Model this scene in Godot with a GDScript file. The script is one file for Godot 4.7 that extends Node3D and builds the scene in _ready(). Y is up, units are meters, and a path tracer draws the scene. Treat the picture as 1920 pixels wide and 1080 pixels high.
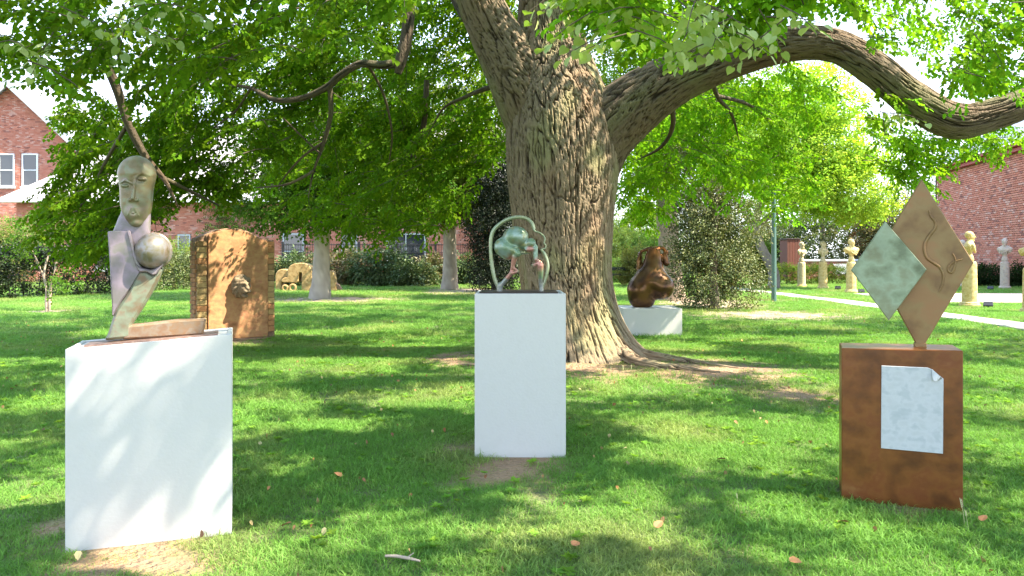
extends Node3D

const F := 1500.0      # focal length in photo pixels
const HY := 483.0      # the horizon's row in the photo
const EYE := 1.45
const SUN := Vector3(-0.593, -0.788, -0.165)   # the way the sunlight travels

var rng := RandomNumberGenerator.new()
var nz := FastNoiseLite.new()
var clump := FastNoiseLite.new()
var used := {}
var M := {}
var lit_spots := []
var bare_spots := []
var blocks := []       # footprints without grass

# ------------------------------------------------------------------ helpers
class Geo:
	var v := PackedVector3Array()
	var n := PackedVector3Array()
	var c := PackedColorArray()
	var t := PackedVector2Array()
	var idx := PackedInt32Array()
	func vert(p: Vector3, nn: Vector3, col := Color.WHITE, uv := Vector2.ZERO) -> int:
		v.append(p); n.append(nn); c.append(col); t.append(uv)
		return v.size() - 1
	func tri(a: Vector3, b: Vector3, d: Vector3, col := Color.WHITE) -> void:
		var nn := (d - a).cross(b - a).normalized()
		var i := vert(a, nn, col); vert(b, nn, col); vert(d, nn, col)
		idx.append_array([i, i + 1, i + 2])
	func quad(a: Vector3, b: Vector3, d: Vector3, e: Vector3, col := Color.WHITE) -> void:
		var nn := (d - a).cross(b - a)
		if nn.length_squared() < 1e-14: nn = (e - a).cross(d - a)
		nn = nn.normalized()
		var i := vert(a, nn, col, Vector2(0, 0)); vert(b, nn, col, Vector2(1, 0)); vert(d, nn, col, Vector2(1, 1)); vert(e, nn, col, Vector2(0, 1))
		idx.append_array([i, i + 1, i + 2, i, i + 2, i + 3])
	func quad_out(a: Vector3, b: Vector3, d: Vector3, e: Vector3, mid: Vector3, col := Color.WHITE) -> void:
		var nn := (d - a).cross(b - a)
		if nn.dot((a + b + d + e) * 0.25 - mid) < 0.0: quad(a, e, d, b, col)
		else: quad(a, b, d, e, col)
	func tri_out(a: Vector3, b: Vector3, d: Vector3, mid: Vector3, col := Color.WHITE) -> void:
		if (d - a).cross(b - a).dot((a + b + d) / 3.0 - mid) < 0.0: tri(a, d, b, col)
		else: tri(a, b, d, col)
	# box with chamfered edges, its eight corners given (x fastest, then y, then z)
	func hexa(k: Array, bevel: float, col := Color.WHITE) -> void:
		var mid := Vector3.ZERO
		for p in k: mid += p / 8.0
		var sx: float = (k[1] - k[0]).length()
		var sy: float = (k[2] - k[0]).length()
		var sz: float = (k[4] - k[0]).length()
		var f := [minf(bevel / sx, 0.45), minf(bevel / sy, 0.45), minf(bevel / sz, 0.45)]
		var P := {}
		for s in 8:
			for a in 3:
				var u := [float(s & 1), float((s >> 1) & 1), float((s >> 2) & 1)]
				for b in 3:
					if b != a: u[b] = lerpf(f[b], 1.0 - f[b], u[b])
				var x0: Vector3 = k[0].lerp(k[1], u[0]); var x1: Vector3 = k[2].lerp(k[3], u[0])
				var x2: Vector3 = k[4].lerp(k[5], u[0]); var x3: Vector3 = k[6].lerp(k[7], u[0])
				P[s * 3 + a] = x0.lerp(x1, u[1]).lerp(x2.lerp(x3, u[1]), u[2])
		for a in 3:
			var b := (a + 1) % 3
			var d := (a + 2) % 3
			for side in 2:
				var s0 := side << a
				quad_out(P[s0 * 3 + a], P[(s0 | 1 << b) * 3 + a], P[(s0 | 1 << b | 1 << d) * 3 + a], P[(s0 | 1 << d) * 3 + a], mid, col)
				for side2 in 2:
					var s1 := s0 | side2 << b
					quad_out(P[s1 * 3 + a], P[s1 * 3 + b], P[(s1 | 1 << d) * 3 + b], P[(s1 | 1 << d) * 3 + a], mid, col)
		for s in 8:
			tri_out(P[s * 3], P[s * 3 + 1], P[s * 3 + 2], mid, col)
	func box(mn: Vector3, mx: Vector3, bevel := 0.004, col := Color.WHITE) -> void:
		var k := []
		for s in 8:
			k.append(Vector3(mx.x if s & 1 else mn.x, mx.y if s & 2 else mn.y, mx.z if s & 4 else mn.z))
		hexa(k, bevel, col)
	func tube(pts: Array, rad: Array, sides := 8, col := Color.WHITE, caps := true) -> void:
		var u := Vector3.ZERO
		var base := v.size()
		var length := 0.0
		for i in pts.size():
			var d: Vector3 = (pts[mini(i + 1, pts.size() - 1)] - pts[maxi(i - 1, 0)]).normalized()
			if i == 0:
				u = d.cross(Vector3.UP if absf(d.y) < 0.9 else Vector3.RIGHT).normalized()
			else:
				u = (u - d * u.dot(d)).normalized()
				length += (pts[i] - pts[i - 1]).length()
			var w := d.cross(u)
			for j in sides + 1:
				var a := TAU * j / sides
				var nn := u * cos(a) + w * sin(a)
				vert(pts[i] + nn * float(rad[i]), nn, col, Vector2(float(j) / sides, length))
		for i in pts.size() - 1:
			for j in sides:
				var a := base + i * (sides + 1) + j
				var b := a + sides + 1
				idx.append_array([a, b, a + 1, a + 1, b, b + 1])
		if caps:
			for e in [0, pts.size() - 1]:
				var mid: Vector3 = pts[e] + (pts[e] - pts[1 if e == 0 else e - 1]) * 1e-3
				for j in sides:
					var a := base + int(e) * (sides + 1) + j
					tri_out(mid, v[a], v[a + 1], pts[1 if e == 0 else e - 1], col)
	func lathe(profile: Array, sides := 32, col := Color.WHITE, off := Vector3.ZERO) -> void:   # [radius, height] from below up
		var base := v.size()
		for i in profile.size():
			var p: Array = profile[i]
			var q: Array = profile[mini(i + 1, profile.size() - 1)]
			var o: Array = profile[maxi(i - 1, 0)]
			var dr: float = q[0] - o[0]
			var dy: float = q[1] - o[1]
			for j in sides + 1:
				var a := TAU * j / sides
				vert(off + Vector3(cos(a) * p[0], p[1], sin(a) * p[0]), Vector3(cos(a) * dy, -dr, sin(a) * dy).normalized(), col, Vector2(float(j) / sides, p[1]))
		for i in profile.size() - 1:
			for j in sides:
				var a := base + i * (sides + 1) + j
				var b := a + sides + 1
				idx.append_array([a, a + 1, b, a + 1, b + 1, b])
	# an outline (x, y) given thickness from z0 to z1, its edges chamfered; smooth outlines shade smoothly
	func prism(poly: PackedVector2Array, z0: float, z1: float, bevel := 0.004, smooth := false, col := Color.WHITE) -> void:
		var area := 0.0
		for i in poly.size(): area += poly[i].cross(poly[(i + 1) % poly.size()])
		if area < 0.0: poly.reverse()
		var m := poly.size()
		var ins := PackedVector2Array()
		var nor := PackedVector2Array()
		for i in m:
			var e0 := (poly[i] - poly[(i + m - 1) % m]).normalized()
			var e1 := (poly[(i + 1) % m] - poly[i]).normalized()
			var n0 := Vector2(e0.y, -e0.x); var n1 := Vector2(e1.y, -e1.x)
			var nn := (n0 + n1).normalized()
			nor.append(nn)
			ins.append(poly[i] - nn * bevel / maxf(0.45, nn.dot(n0)))
		var faces := Geometry2D.triangulate_polygon(ins)
		if faces.is_empty(): faces = Geometry2D.triangulate_polygon(poly)
		for side in 2:
			var z := z1 if side == 1 else z0
			var b := v.size()
			for p in ins: vert(Vector3(p.x, p.y, z), Vector3(0, 0, 1 if side == 1 else -1), col, p)
			for i in range(0, faces.size(), 3):
				var a0 := ins[faces[i]]; var a1 := ins[faces[i + 1]]; var a2 := ins[faces[i + 2]]
				var ccw := (a1 - a0).cross(a2 - a0) > 0.0
				if ccw == (side == 1): idx.append_array([b + faces[i], b + faces[i + 2], b + faces[i + 1]])
				else: idx.append_array([b + faces[i], b + faces[i + 1], b + faces[i + 2]])
		var rows := [[ins, z1, 0.7], [poly, z1 - bevel, 0.0], [poly, z0 + bevel, 0.0], [ins, z0, -0.7]]
		for r in 3:
			for i in m:
				var k := (i + 1) % m
				var pa: Vector2 = rows[r][0][i]; var pb: Vector2 = rows[r][0][k]
				var pc: Vector2 = rows[r + 1][0][i]; var pd: Vector2 = rows[r + 1][0][k]
				var A := Vector3(pa.x, pa.y, rows[r][1]); var B := Vector3(pb.x, pb.y, rows[r][1])
				var C := Vector3(pc.x, pc.y, rows[r + 1][1]); var D := Vector3(pd.x, pd.y, rows[r + 1][1])
				var tz: float = [0.7, 0.0, -0.7][r]
				var e := (pb - pa).normalized()
				var flat := Vector3(e.y, -e.x, tz).normalized()
				var n0 := Vector3(nor[i].x, nor[i].y, tz).normalized() if smooth else flat
				var n1 := Vector3(nor[k].x, nor[k].y, tz).normalized() if smooth else flat
				var q := vert(A, n0, col); vert(B, n1, col); vert(C, n0, col); vert(D, n1, col)
				idx.append_array([q, q + 1, q + 2, q + 1, q + 3, q + 2])
	func mesh() -> ArrayMesh:
		var a := []
		a.resize(Mesh.ARRAY_MAX)
		a[Mesh.ARRAY_VERTEX] = v; a[Mesh.ARRAY_NORMAL] = n; a[Mesh.ARRAY_COLOR] = c; a[Mesh.ARRAY_TEX_UV] = t; a[Mesh.ARRAY_INDEX] = idx
		var m := ArrayMesh.new()
		m.add_surface_from_arrays(Mesh.PRIMITIVE_TRIANGLES, a)
		return m

class Cloud:
	var t: Array[Transform3D] = []
	var c := PackedColorArray()
	func put(x: Transform3D, col: Color) -> void:
		t.append(x); c.append(col)

func at(px: float, py: float, d: float) -> Vector3:
	return Vector3((px - 960.0) / F * d, EYE - (py - HY) / F * d, -d)

func on_ground(px: float, py: float) -> Vector3:
	var d := F * EYE / (py - HY)
	var p := Vector3((px - 960.0) / F * d, 0.0, -d)
	p.y = gy(p.x, p.z)
	return p

const TRUNK := Vector3(0.90, 0.0, -11.3)
func gy(x: float, z: float) -> float:
	var r2 := (x - TRUNK.x) * (x - TRUNK.x) + (z - TRUNK.z) * (z - TRUNK.z)
	return 0.10 * exp(-r2 / 6.0) + nz.get_noise_2d(x * 9.0, z * 9.0) * 0.03

func curve(pts: Array, n: int) -> Array:
	var out := []
	var m := pts.size()
	for i in n:
		var s := float(i) / (n - 1) * (m - 1)
		var k := mini(int(s), m - 2)
		var f := s - k
		var p0 = pts[maxi(k - 1, 0)]; var p1 = pts[k]; var p2 = pts[k + 1]; var p3 = pts[mini(k + 2, m - 1)]
		out.append(0.5 * (2.0 * p1 + (p2 - p0) * f + (2.0 * p0 - 5.0 * p1 + 4.0 * p2 - p3) * f * f + (3.0 * p1 - p0 - 3.0 * p2 + p3) * f * f * f))
	return out

func numbered(called: String) -> String:
	used[called] = used.get(called, -1) + 1
	return called if used[called] == 0 else "%s_%03d" % [called, used[called]]

func tag(o: Node, label := "", category := "", group := "", kind := "") -> void:
	if label: o.set_meta("label", label)
	if category: o.set_meta("category", category)
	if group: o.set_meta("group", group)
	if kind: o.set_meta("kind", kind)

func thing(called: String, label: String, category: String, where := Vector3.ZERO, turn := 0.0, group := "") -> Node3D:
	var o := Node3D.new()
	o.name = numbered(called)
	add_child(o, true)
	o.position = where
	o.rotation.y = turn
	tag(o, label, category, group)
	return o

func part(called: String, m: Mesh, mat: Material, parent: Node, label := "", where := Vector3.ZERO) -> MeshInstance3D:
	var o := MeshInstance3D.new()
	var siblings := 0
	for s in parent.get_children():
		if String(s.name) == called or (String(s.name).begins_with(called + "_") and String(s.name).substr(called.length() + 1).is_valid_int()): siblings += 1
	o.name = called if siblings == 0 else "%s_%03d" % [called, siblings]
	o.mesh = m
	o.material_override = mat
	parent.add_child(o, true)
	o.position = where
	if label: o.set_meta("label", label)
	return o

func solo(called: String, m: Mesh, mat: Material, label := "", category := "", group := "", kind := "") -> MeshInstance3D:
	var o := MeshInstance3D.new()
	o.name = numbered(called)
	o.mesh = m
	o.material_override = mat
	add_child(o, true)
	tag(o, label, category, group, kind)
	return o

func cloud_node(called: String, m: Mesh, mat: Material, cl: Cloud, parent: Node) -> MultiMeshInstance3D:
	var mm := MultiMesh.new()
	mm.transform_format = MultiMesh.TRANSFORM_3D
	mm.use_colors = true
	mm.mesh = m
	mm.instance_count = cl.t.size()
	for i in cl.t.size():
		mm.set_instance_transform(i, cl.t[i])
		mm.set_instance_color(i, cl.c[i])
	var o := MultiMeshInstance3D.new()
	o.name = numbered(called) if parent == self else called
	o.multimesh = mm
	o.material_override = mat
	parent.add_child(o, true)
	o.set_meta("kind", "stuff")
	return o

func duplicate_thing(o: Node3D, label: String, group := "") -> Node3D:
	var c: Node3D = o.duplicate()
	c.name = numbered(String(o.name).rstrip("0123456789").rstrip("_"))
	add_child(c, true)
	c.set_meta("label", label)
	if group: c.set_meta("group", group)
	return c

func lin(r: float, g: float, b: float) -> Color:      # an sRGB-encoded colour from linear values
	return Color(r, g, b).linear_to_srgb()

func plain(col: Color, rough := 0.6, metal := 0.0) -> StandardMaterial3D:
	var m := StandardMaterial3D.new()
	m.albedo_color = col
	m.roughness = rough
	m.metallic = metal
	return m

func noise_tex(ramp: Array, freq: float, octaves := 5, seed_ := 1, size := 512, kind := FastNoiseLite.TYPE_SIMPLEX_SMOOTH) -> NoiseTexture2D:
	var n := FastNoiseLite.new()
	n.seed = seed_
	n.noise_type = kind
	n.frequency = freq
	n.fractal_octaves = octaves
	n.fractal_gain = 0.55
	var t := NoiseTexture2D.new()
	t.width = size; t.height = size
	t.seamless = true
	t.noise = n
	if ramp.size():
		var g := Gradient.new()
		var offs := PackedFloat32Array(); var cols := PackedColorArray()
		for r in ramp:
			offs.append(r[0]); cols.append(r[1])
		g.offsets = offs; g.colors = cols
		t.color_ramp = g
	return t

# a blotchy material: ramp of colours over noise, laid on by position; scale in repeats per metre
func blotchy(ramp: Array, scale: float, rough := 0.6, metal := 0.0, freq := 0.012, seed_ := 1, bump := 0.0, octaves := 5) -> StandardMaterial3D:
	var m := StandardMaterial3D.new()
	m.albedo_texture = noise_tex(ramp, freq, octaves, seed_)
	m.uv1_triplanar = true
	m.uv1_world_triplanar = true
	m.uv1_scale = Vector3.ONE * scale
	m.roughness = rough
	m.metallic = metal
	if bump > 0.0:
		m.heightmap_enabled = true
		m.heightmap_texture = noise_tex([], 0.03, 5, seed_ + 7)
		m.heightmap_scale = bump
	return m

# ------------------------------------------------------------------ surfaces from distance fields
func smin(a: float, b: float, k: float) -> float:
	var h := maxf(k - absf(a - b), 0.0) / k
	return minf(a, b) - h * h * k * 0.25

func smax(a: float, b: float, k: float) -> float:
	return -smin(-a, -b, k)

func bone(p: Vector3, a: Vector3, b: Vector3, ra: float, rb: float) -> float:
	var ba := b - a
	var t := clampf((p - a).dot(ba) / maxf(ba.length_squared(), 1e-9), 0.0, 1.0)
	return (p - a - ba * t).length() - lerpf(ra, rb, t)

func ell(p: Vector3, c: Vector3, r: Vector3) -> float:
	var q := p - c
	var k0 := (q / r).length()
	var k1 := (q / (r * r)).length()
	return k0 * (k0 - 1.0) / maxf(k1, 1e-6)

func surface_of(f: Callable, lo: Vector3, hi: Vector3, cell: float, tint = null) -> ArrayMesh:
	var nx := int(ceil((hi.x - lo.x) / cell)) + 2
	var ny := int(ceil((hi.y - lo.y) / cell)) + 2
	var nzz := int(ceil((hi.z - lo.z) / cell)) + 2
	var val := PackedFloat32Array()
	val.resize(nx * ny * nzz)
	val.fill(1e9)
	const B := 6
	var half := Vector3.ONE * cell * B * 0.5
	var reach := cell * B * 0.87 * 1.5 + cell
	var active: Array[Vector3i] = []
	for bz in range(0, nzz - 1, B):
		for by in range(0, ny - 1, B):
			for bx in range(0, nx - 1, B):
				var d: float = f.call(lo + Vector3(bx, by, bz) * cell + half)
				if absf(d) > reach: continue
				active.append(Vector3i(bx, by, bz))
				for z in range(bz, mini(bz + B + 1, nzz)):
					for y in range(by, mini(by + B + 1, ny)):
						var row := (z * ny + y) * nx
						for x in range(bx, mini(bx + B + 1, nx)):
							if val[row + x] > 1e8:
								val[row + x] = f.call(lo + Vector3(x, y, z) * cell)
	var cellv := PackedInt32Array()
	cellv.resize(nx * ny * nzz)
	cellv.fill(-1)
	var pos := PackedVector3Array()
	var cells := PackedInt32Array()
	var sx := 1; var sy := nx; var sz := nx * ny
	for b in active:
		for z in range(b.z, mini(b.z + B, nzz - 1)):
			for y in range(b.y, mini(b.y + B, ny - 1)):
				for x in range(b.x, mini(b.x + B, nx - 1)):
					var o := z * sz + y * sy + x
					var d0 := val[o]; var d1 := val[o + sx]; var d2 := val[o + sy]; var d3 := val[o + sx + sy]
					var d4 := val[o + sz]; var d5 := val[o + sz + sx]; var d6 := val[o + sz + sy]; var d7 := val[o + sz + sx + sy]
					var neg := int(d0 < 0) + int(d1 < 0) + int(d2 < 0) + int(d3 < 0) + int(d4 < 0) + int(d5 < 0) + int(d6 < 0) + int(d7 < 0)
					if neg == 0 or neg == 8: continue
					var s := Vector3.ZERO
					var k := 0
					if (d0 < 0) != (d1 < 0): s += Vector3(d0 / (d0 - d1), 0, 0); k += 1
					if (d2 < 0) != (d3 < 0): s += Vector3(d2 / (d2 - d3), 1, 0); k += 1
					if (d4 < 0) != (d5 < 0): s += Vector3(d4 / (d4 - d5), 0, 1); k += 1
					if (d6 < 0) != (d7 < 0): s += Vector3(d6 / (d6 - d7), 1, 1); k += 1
					if (d0 < 0) != (d2 < 0): s += Vector3(0, d0 / (d0 - d2), 0); k += 1
					if (d1 < 0) != (d3 < 0): s += Vector3(1, d1 / (d1 - d3), 0); k += 1
					if (d4 < 0) != (d6 < 0): s += Vector3(0, d4 / (d4 - d6), 1); k += 1
					if (d5 < 0) != (d7 < 0): s += Vector3(1, d5 / (d5 - d7), 1); k += 1
					if (d0 < 0) != (d4 < 0): s += Vector3(0, 0, d0 / (d0 - d4)); k += 1
					if (d1 < 0) != (d5 < 0): s += Vector3(1, 0, d1 / (d1 - d5)); k += 1
					if (d2 < 0) != (d6 < 0): s += Vector3(0, 1, d2 / (d2 - d6)); k += 1
					if (d3 < 0) != (d7 < 0): s += Vector3(1, 1, d3 / (d3 - d7)); k += 1
					cellv[o] = pos.size()
					cells.append(o)
					pos.append(lo + (Vector3(x, y, z) + s / k) * cell)
	var idx := PackedInt32Array()
	var nor := PackedVector3Array()
	nor.resize(pos.size())
	var step := [sx, sy, sz]
	for o in cells:
		for a in 3:
			var s0: int = step[a]; var s1: int = step[(a + 1) % 3]; var s2: int = step[(a + 2) % 3]
			var va := val[o]; var vb := val[o + s0]
			if (va < 0) == (vb < 0) or vb > 1e8 or o - s1 - s2 < 0: continue
			var q0 := cellv[o]; var q1 := cellv[o - s1]; var q2 := cellv[o - s1 - s2]; var q3 := cellv[o - s2]
			if q0 < 0 or q1 < 0 or q2 < 0 or q3 < 0: continue
			var axis := Vector3(int(a == 0), int(a == 1), int(a == 2)) * (1.0 if vb > va else -1.0)
			var nn := (pos[q2] - pos[q0]).cross(pos[q1] - pos[q0])
			if nn.dot(axis) < 0.0:
				var sw := q1
				q1 = q3; q3 = sw
			idx.append_array([q0, q1, q2, q0, q2, q3])
			nn = (pos[q2] - pos[q0]).cross(pos[q1] - pos[q0]) + (pos[q3] - pos[q0]).cross(pos[q2] - pos[q0])
			nor[q0] += nn; nor[q1] += nn; nor[q2] += nn; nor[q3] += nn
	var col := PackedColorArray()
	for i in pos.size():
		nor[i] = nor[i].normalized()
		col.append(tint.call(pos[i]) if tint != null else Color.WHITE)
	var arr := []
	arr.resize(Mesh.ARRAY_MAX)
	arr[Mesh.ARRAY_VERTEX] = pos; arr[Mesh.ARRAY_NORMAL] = nor; arr[Mesh.ARRAY_COLOR] = col; arr[Mesh.ARRAY_INDEX] = idx
	var m := ArrayMesh.new()
	m.add_surface_from_arrays(Mesh.PRIMITIVE_TRIANGLES, arr)
	return m

# ------------------------------------------------------------------ bark
# a trunk or limb with furrowed bark: pts/rad along its middle; shape(angle, part of the length, radius) may widen it
func bark(pts: Array, rad: Array, rings: int, sides: int, depth: float, seed_: int, shape = null, tone := 1.0) -> ArrayMesh:
	var P := curve(pts, rings)
	var R := curve(rad, rings)
	var a1 := FastNoiseLite.new()
	a1.seed = seed_; a1.noise_type = FastNoiseLite.TYPE_SIMPLEX_SMOOTH; a1.frequency = 1.0; a1.fractal_type = FastNoiseLite.FRACTAL_NONE
	var g := Geo.new()
	var u := Vector3.ZERO
	var length := 0.0
	for i in rings:
		var d: Vector3 = (P[mini(i + 1, rings - 1)] - P[maxi(i - 1, 0)]).normalized()
		if i == 0: u = d.cross(Vector3.BACK if absf(d.z) < 0.9 else Vector3.RIGHT).normalized()
		else:
			u = (u - d * u.dot(d)).normalized()
			length += (P[i] - P[i - 1]).length()
		var w := d.cross(u)
		var r: float = R[i]
		for j in sides + 1:
			var ang := TAU * (j % sides) / sides
			var nn := u * cos(ang) + w * sin(ang)
			var rr := r
			if shape != null: rr = shape.call(ang, nn, length, r, P[i])
			var cx := cos(ang) * r; var cz := sin(ang) * r
			var warp := a1.get_noise_3d(cx * 2.2, length * 0.8, cz * 2.2 + 30.0) * 0.35
			var n1 := 1.0 - absf(a1.get_noise_3d(cx * 12.0 + warp, length * 0.42 + warp, cz * 12.0 - warp)) * 2.0
			var n2 := 1.0 - absf(a1.get_noise_3d(cx * 25.0 + warp * 2.0, length * 1.0, cz * 25.0 + 9.0)) * 2.0
			var fur := smoothstep(0.80, 0.97, n1) * 1.0 + smoothstep(0.78, 0.98, n2) * 0.45      # 1 in a furrow
			var n3 := 1.0 - absf(a1.get_noise_3d(cx * 6.0 + 20.0, length * 0.35, cz * 6.0 + warp)) * 2.0
			fur = clampf(fur + smoothstep(0.88, 0.98, n3) * 0.6, 0.0, 1.2)
			var lump := a1.get_noise_3d(cx * 1.6, length * 0.8, cz * 1.6) * 0.35
			var fine := a1.get_noise_3d(cx * 40.0, length * 5.0, cz * 40.0) * 0.2
			var p: Vector3 = P[i] + nn * (rr + depth * (lump + 0.4 - fur * 1.5 + fine))
			var lichen := smoothstep(0.05, 0.6, a1.get_noise_3d(cx * 2.0 + 50.0, length * 0.9, cz * 2.0)) * (1.0 - clampf(fur, 0.0, 1.0))
			var col := Color(0.245, 0.182, 0.115).lerp(Color(0.045, 0.028, 0.016), clampf(fur * 1.1, 0.0, 1.0)).lerp(Color(0.26, 0.24, 0.11), lichen * 0.7).lerp(Color(0.27, 0.16, 0.095), smoothstep(0.2, 0.7, a1.get_noise_3d(cx * 1.5 + 9.0, length * 0.7 + 3.0, cz * 1.5)) * 0.4)
			col = col * (1.0 + fine * 0.8) * tone
			g.vert(p, Vector3.ZERO, col, Vector2(ang * r, length))
	for i in rings - 1:
		for j in sides:
			var a := i * (sides + 1) + j
			var b := a + sides + 1
			for tr in [[a, b, a + 1], [a + 1, b, b + 1]]:
				g.idx.append_array(tr)
				var nn: Vector3 = (g.v[tr[2]] - g.v[tr[0]]).cross(g.v[tr[1]] - g.v[tr[0]])
				for k in tr: g.n[k] += nn
	for i in rings:
		var a := i * (sides + 1)
		var s := g.n[a] + g.n[a + sides]
		g.n[a] = s; g.n[a + sides] = s
	for k in g.n.size(): g.n[k] = g.n[k].normalized()
	return g.mesh()

# ------------------------------------------------------------------ leaves
func add_leaf(g: Geo, o: Vector3, along: Vector3, up: Vector3, size: float, width: float, full: bool) -> void:
	var side := along.cross(up).normalized()
	up = side.cross(along).normalized()
	var mid := [o, o + along * size * 0.42 - up * size * 0.02, o + along * size * 0.8 - up * size * 0.07, o + along * size - up * size * 0.14]
	for s in [-1.0, 1.0]:
		var e := [o + along * size * 0.02 + side * s * size * width * 0.55 + up * size * 0.06, o + along * size * 0.34 + side * s * size * width + up * size * 0.11, o + along * size * 0.72 + side * s * size * width * 0.62 + up * size * 0.03]
		if full:
			for q in [[mid[0], e[0], mid[1]], [e[0], e[1], mid[1]], [e[1], e[2], mid[1]], [mid[1], e[2], mid[2]], [e[2], mid[3], mid[2]]]:
				if s > 0: g.tri(q[0], q[2], q[1])
				else: g.tri(q[0], q[1], q[2])
		else:
			for q in [[mid[0], e[1], mid[2]], [e[1], mid[3], mid[2]]]:
				if s > 0: g.tri(q[0], q[2], q[1])
				else: g.tri(q[0], q[1], q[2])

func sprig_mesh(leaves: int, size: float, width: float, full: bool, spread: float, seed_: int) -> ArrayMesh:
	var g := Geo.new()
	var r := RandomNumberGenerator.new()
	r.seed = seed_
	for i in leaves:
		var f := (i + 0.6) / leaves
		var s := 1.0 if i % 2 else -1.0
		var base := Vector3(s * 0.05, f * 0.9, 0.0) + Vector3(r.randf_range(-1, 1), r.randf_range(-0.3, 0.3), r.randf_range(-1, 1)) * spread
		var along := Vector3(s * r.randf_range(0.5, 1.1), r.randf_range(0.3, 1.0), r.randf_range(-0.75, 0.1)).normalized()
		if i == leaves - 1: along = Vector3(0.1, 1, -0.3).normalized()
		var up := Vector3(r.randf_range(-0.7, 0.7), r.randf_range(-0.5, 0.5), 1.0).normalized()
		add_leaf(g, base + along * 0.06, along, up, size * r.randf_range(0.75, 1.2), width, full)
	return g.mesh()

# a twig with sprigs to both sides; sprigs go into cl, the wood into wood
func spray(cl: Cloud, wood: Geo, start: Vector3, dir: Vector3, length: float, n: int, size: float, tint: Color, droop := 0.35, thick := 0.006) -> void:
	var p := start
	var d := dir.normalized()
	var pts := [p]
	var seg := length / 4.0
	for i in 4:
		d = (d + Vector3(rng.randf_range(-0.25, 0.25), -droop * 0.5 + rng.randf_range(-0.12, 0.12), rng.randf_range(-0.25, 0.25))).normalized()
		p += d * seg
		pts.append(p)
	if wood != null: wood.tube(pts, [thick, thick * 0.85, thick * 0.65, thick * 0.5, thick * 0.3], 4, Color.WHITE, false)
	for i in n:
		var f := (i + rng.randf()) / n * 4.0
		var k := mini(int(f), 3)
		var q: Vector3 = pts[k].lerp(pts[k + 1], f - k)
		var ax: Vector3 = (pts[k + 1] - pts[k]).normalized()
		var lat := ax.cross(Vector3.UP).normalized() * (1.0 if i % 2 else -1.0)
		var y := (ax * rng.randf_range(0.3, 0.9) + lat * rng.randf_range(0.3, 1.0) + Vector3(0, rng.randf_range(-0.6, 0.15), 0)).normalized()
		if i == n - 1: y = ax
		put_sprig(cl, q, y, Vector3(rng.randf_range(-0.6, 0.6), 1.0, rng.randf_range(-0.6, 0.6)), size * rng.randf_range(0.75, 1.2), tint)

func put_sprig(cl: Cloud, q: Vector3, y: Vector3, up: Vector3, size: float, tint: Color) -> void:
	var x := y.cross(up).normalized()
	var z := x.cross(y)
	var b := Basis(x * size, y * size, z * size)
	var k := rng.randf_range(0.72, 1.28)
	var warm := rng.randf_range(-0.14, 0.18)
	cl.put(Transform3D(b, q), Color(tint.r * k * (1.0 + warm), tint.g * k, tint.b * k * (1.0 - warm)))

# does the sunlight that ends on one of the sunny spots of the ground pass here?
func lets_sun(p: Vector3) -> bool:
	var hit := p + SUN * ((Vector3(-2.19, 0, -3.92) - p).dot(Vector3(0.324, 0, 0.946)) / SUN.dot(Vector3(0.324, 0, 0.946)))
	var hu := (hit.x + 2.19) / 0.73
	if p.y > 2.0 and hu > -0.4 and hu < 1.4 and hit.y > -0.4 and hit.y < 1.4 and rng.randf() < 0.7: return true
	var g := p - SUN * (p.y / SUN.y)
	for e in lit_spots:
		var dx: float = (g.x - e[0]) / (e[2] + 0.28)
		var dz: float = (g.z - e[1]) / (e[3] + 0.28)
		if dx * dx + dz * dz < 1.0: return true
	return false

func spot(px: float, py: float, rx: float, ry: float) -> Array:
	var d := F * EYE / (py - HY)
	return [(px - 960.0) / F * d, -d, rx / F * d, absf(F * EYE / (py - ry - HY) - F * EYE / (py + ry - HY)) * 0.5]

func inside_any(list: Array, x: float, z: float, ragged := 0.0) -> float:
	var best := 0.0
	for e in list:
		var dx: float = (x - e[0]) / e[2]
		var dz: float = (z - e[1]) / e[3]
		var q := dx * dx + dz * dz
		if q < 2.6:
			best = maxf(best, 1.0 - smoothstep(0.35, 1.15, sqrt(q) + ragged * (clump.get_noise_2d(x * 3.0, z * 3.0) + 0.7 * clump.get_noise_2d(x * 9.0, z * 9.0))))
	return best

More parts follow.
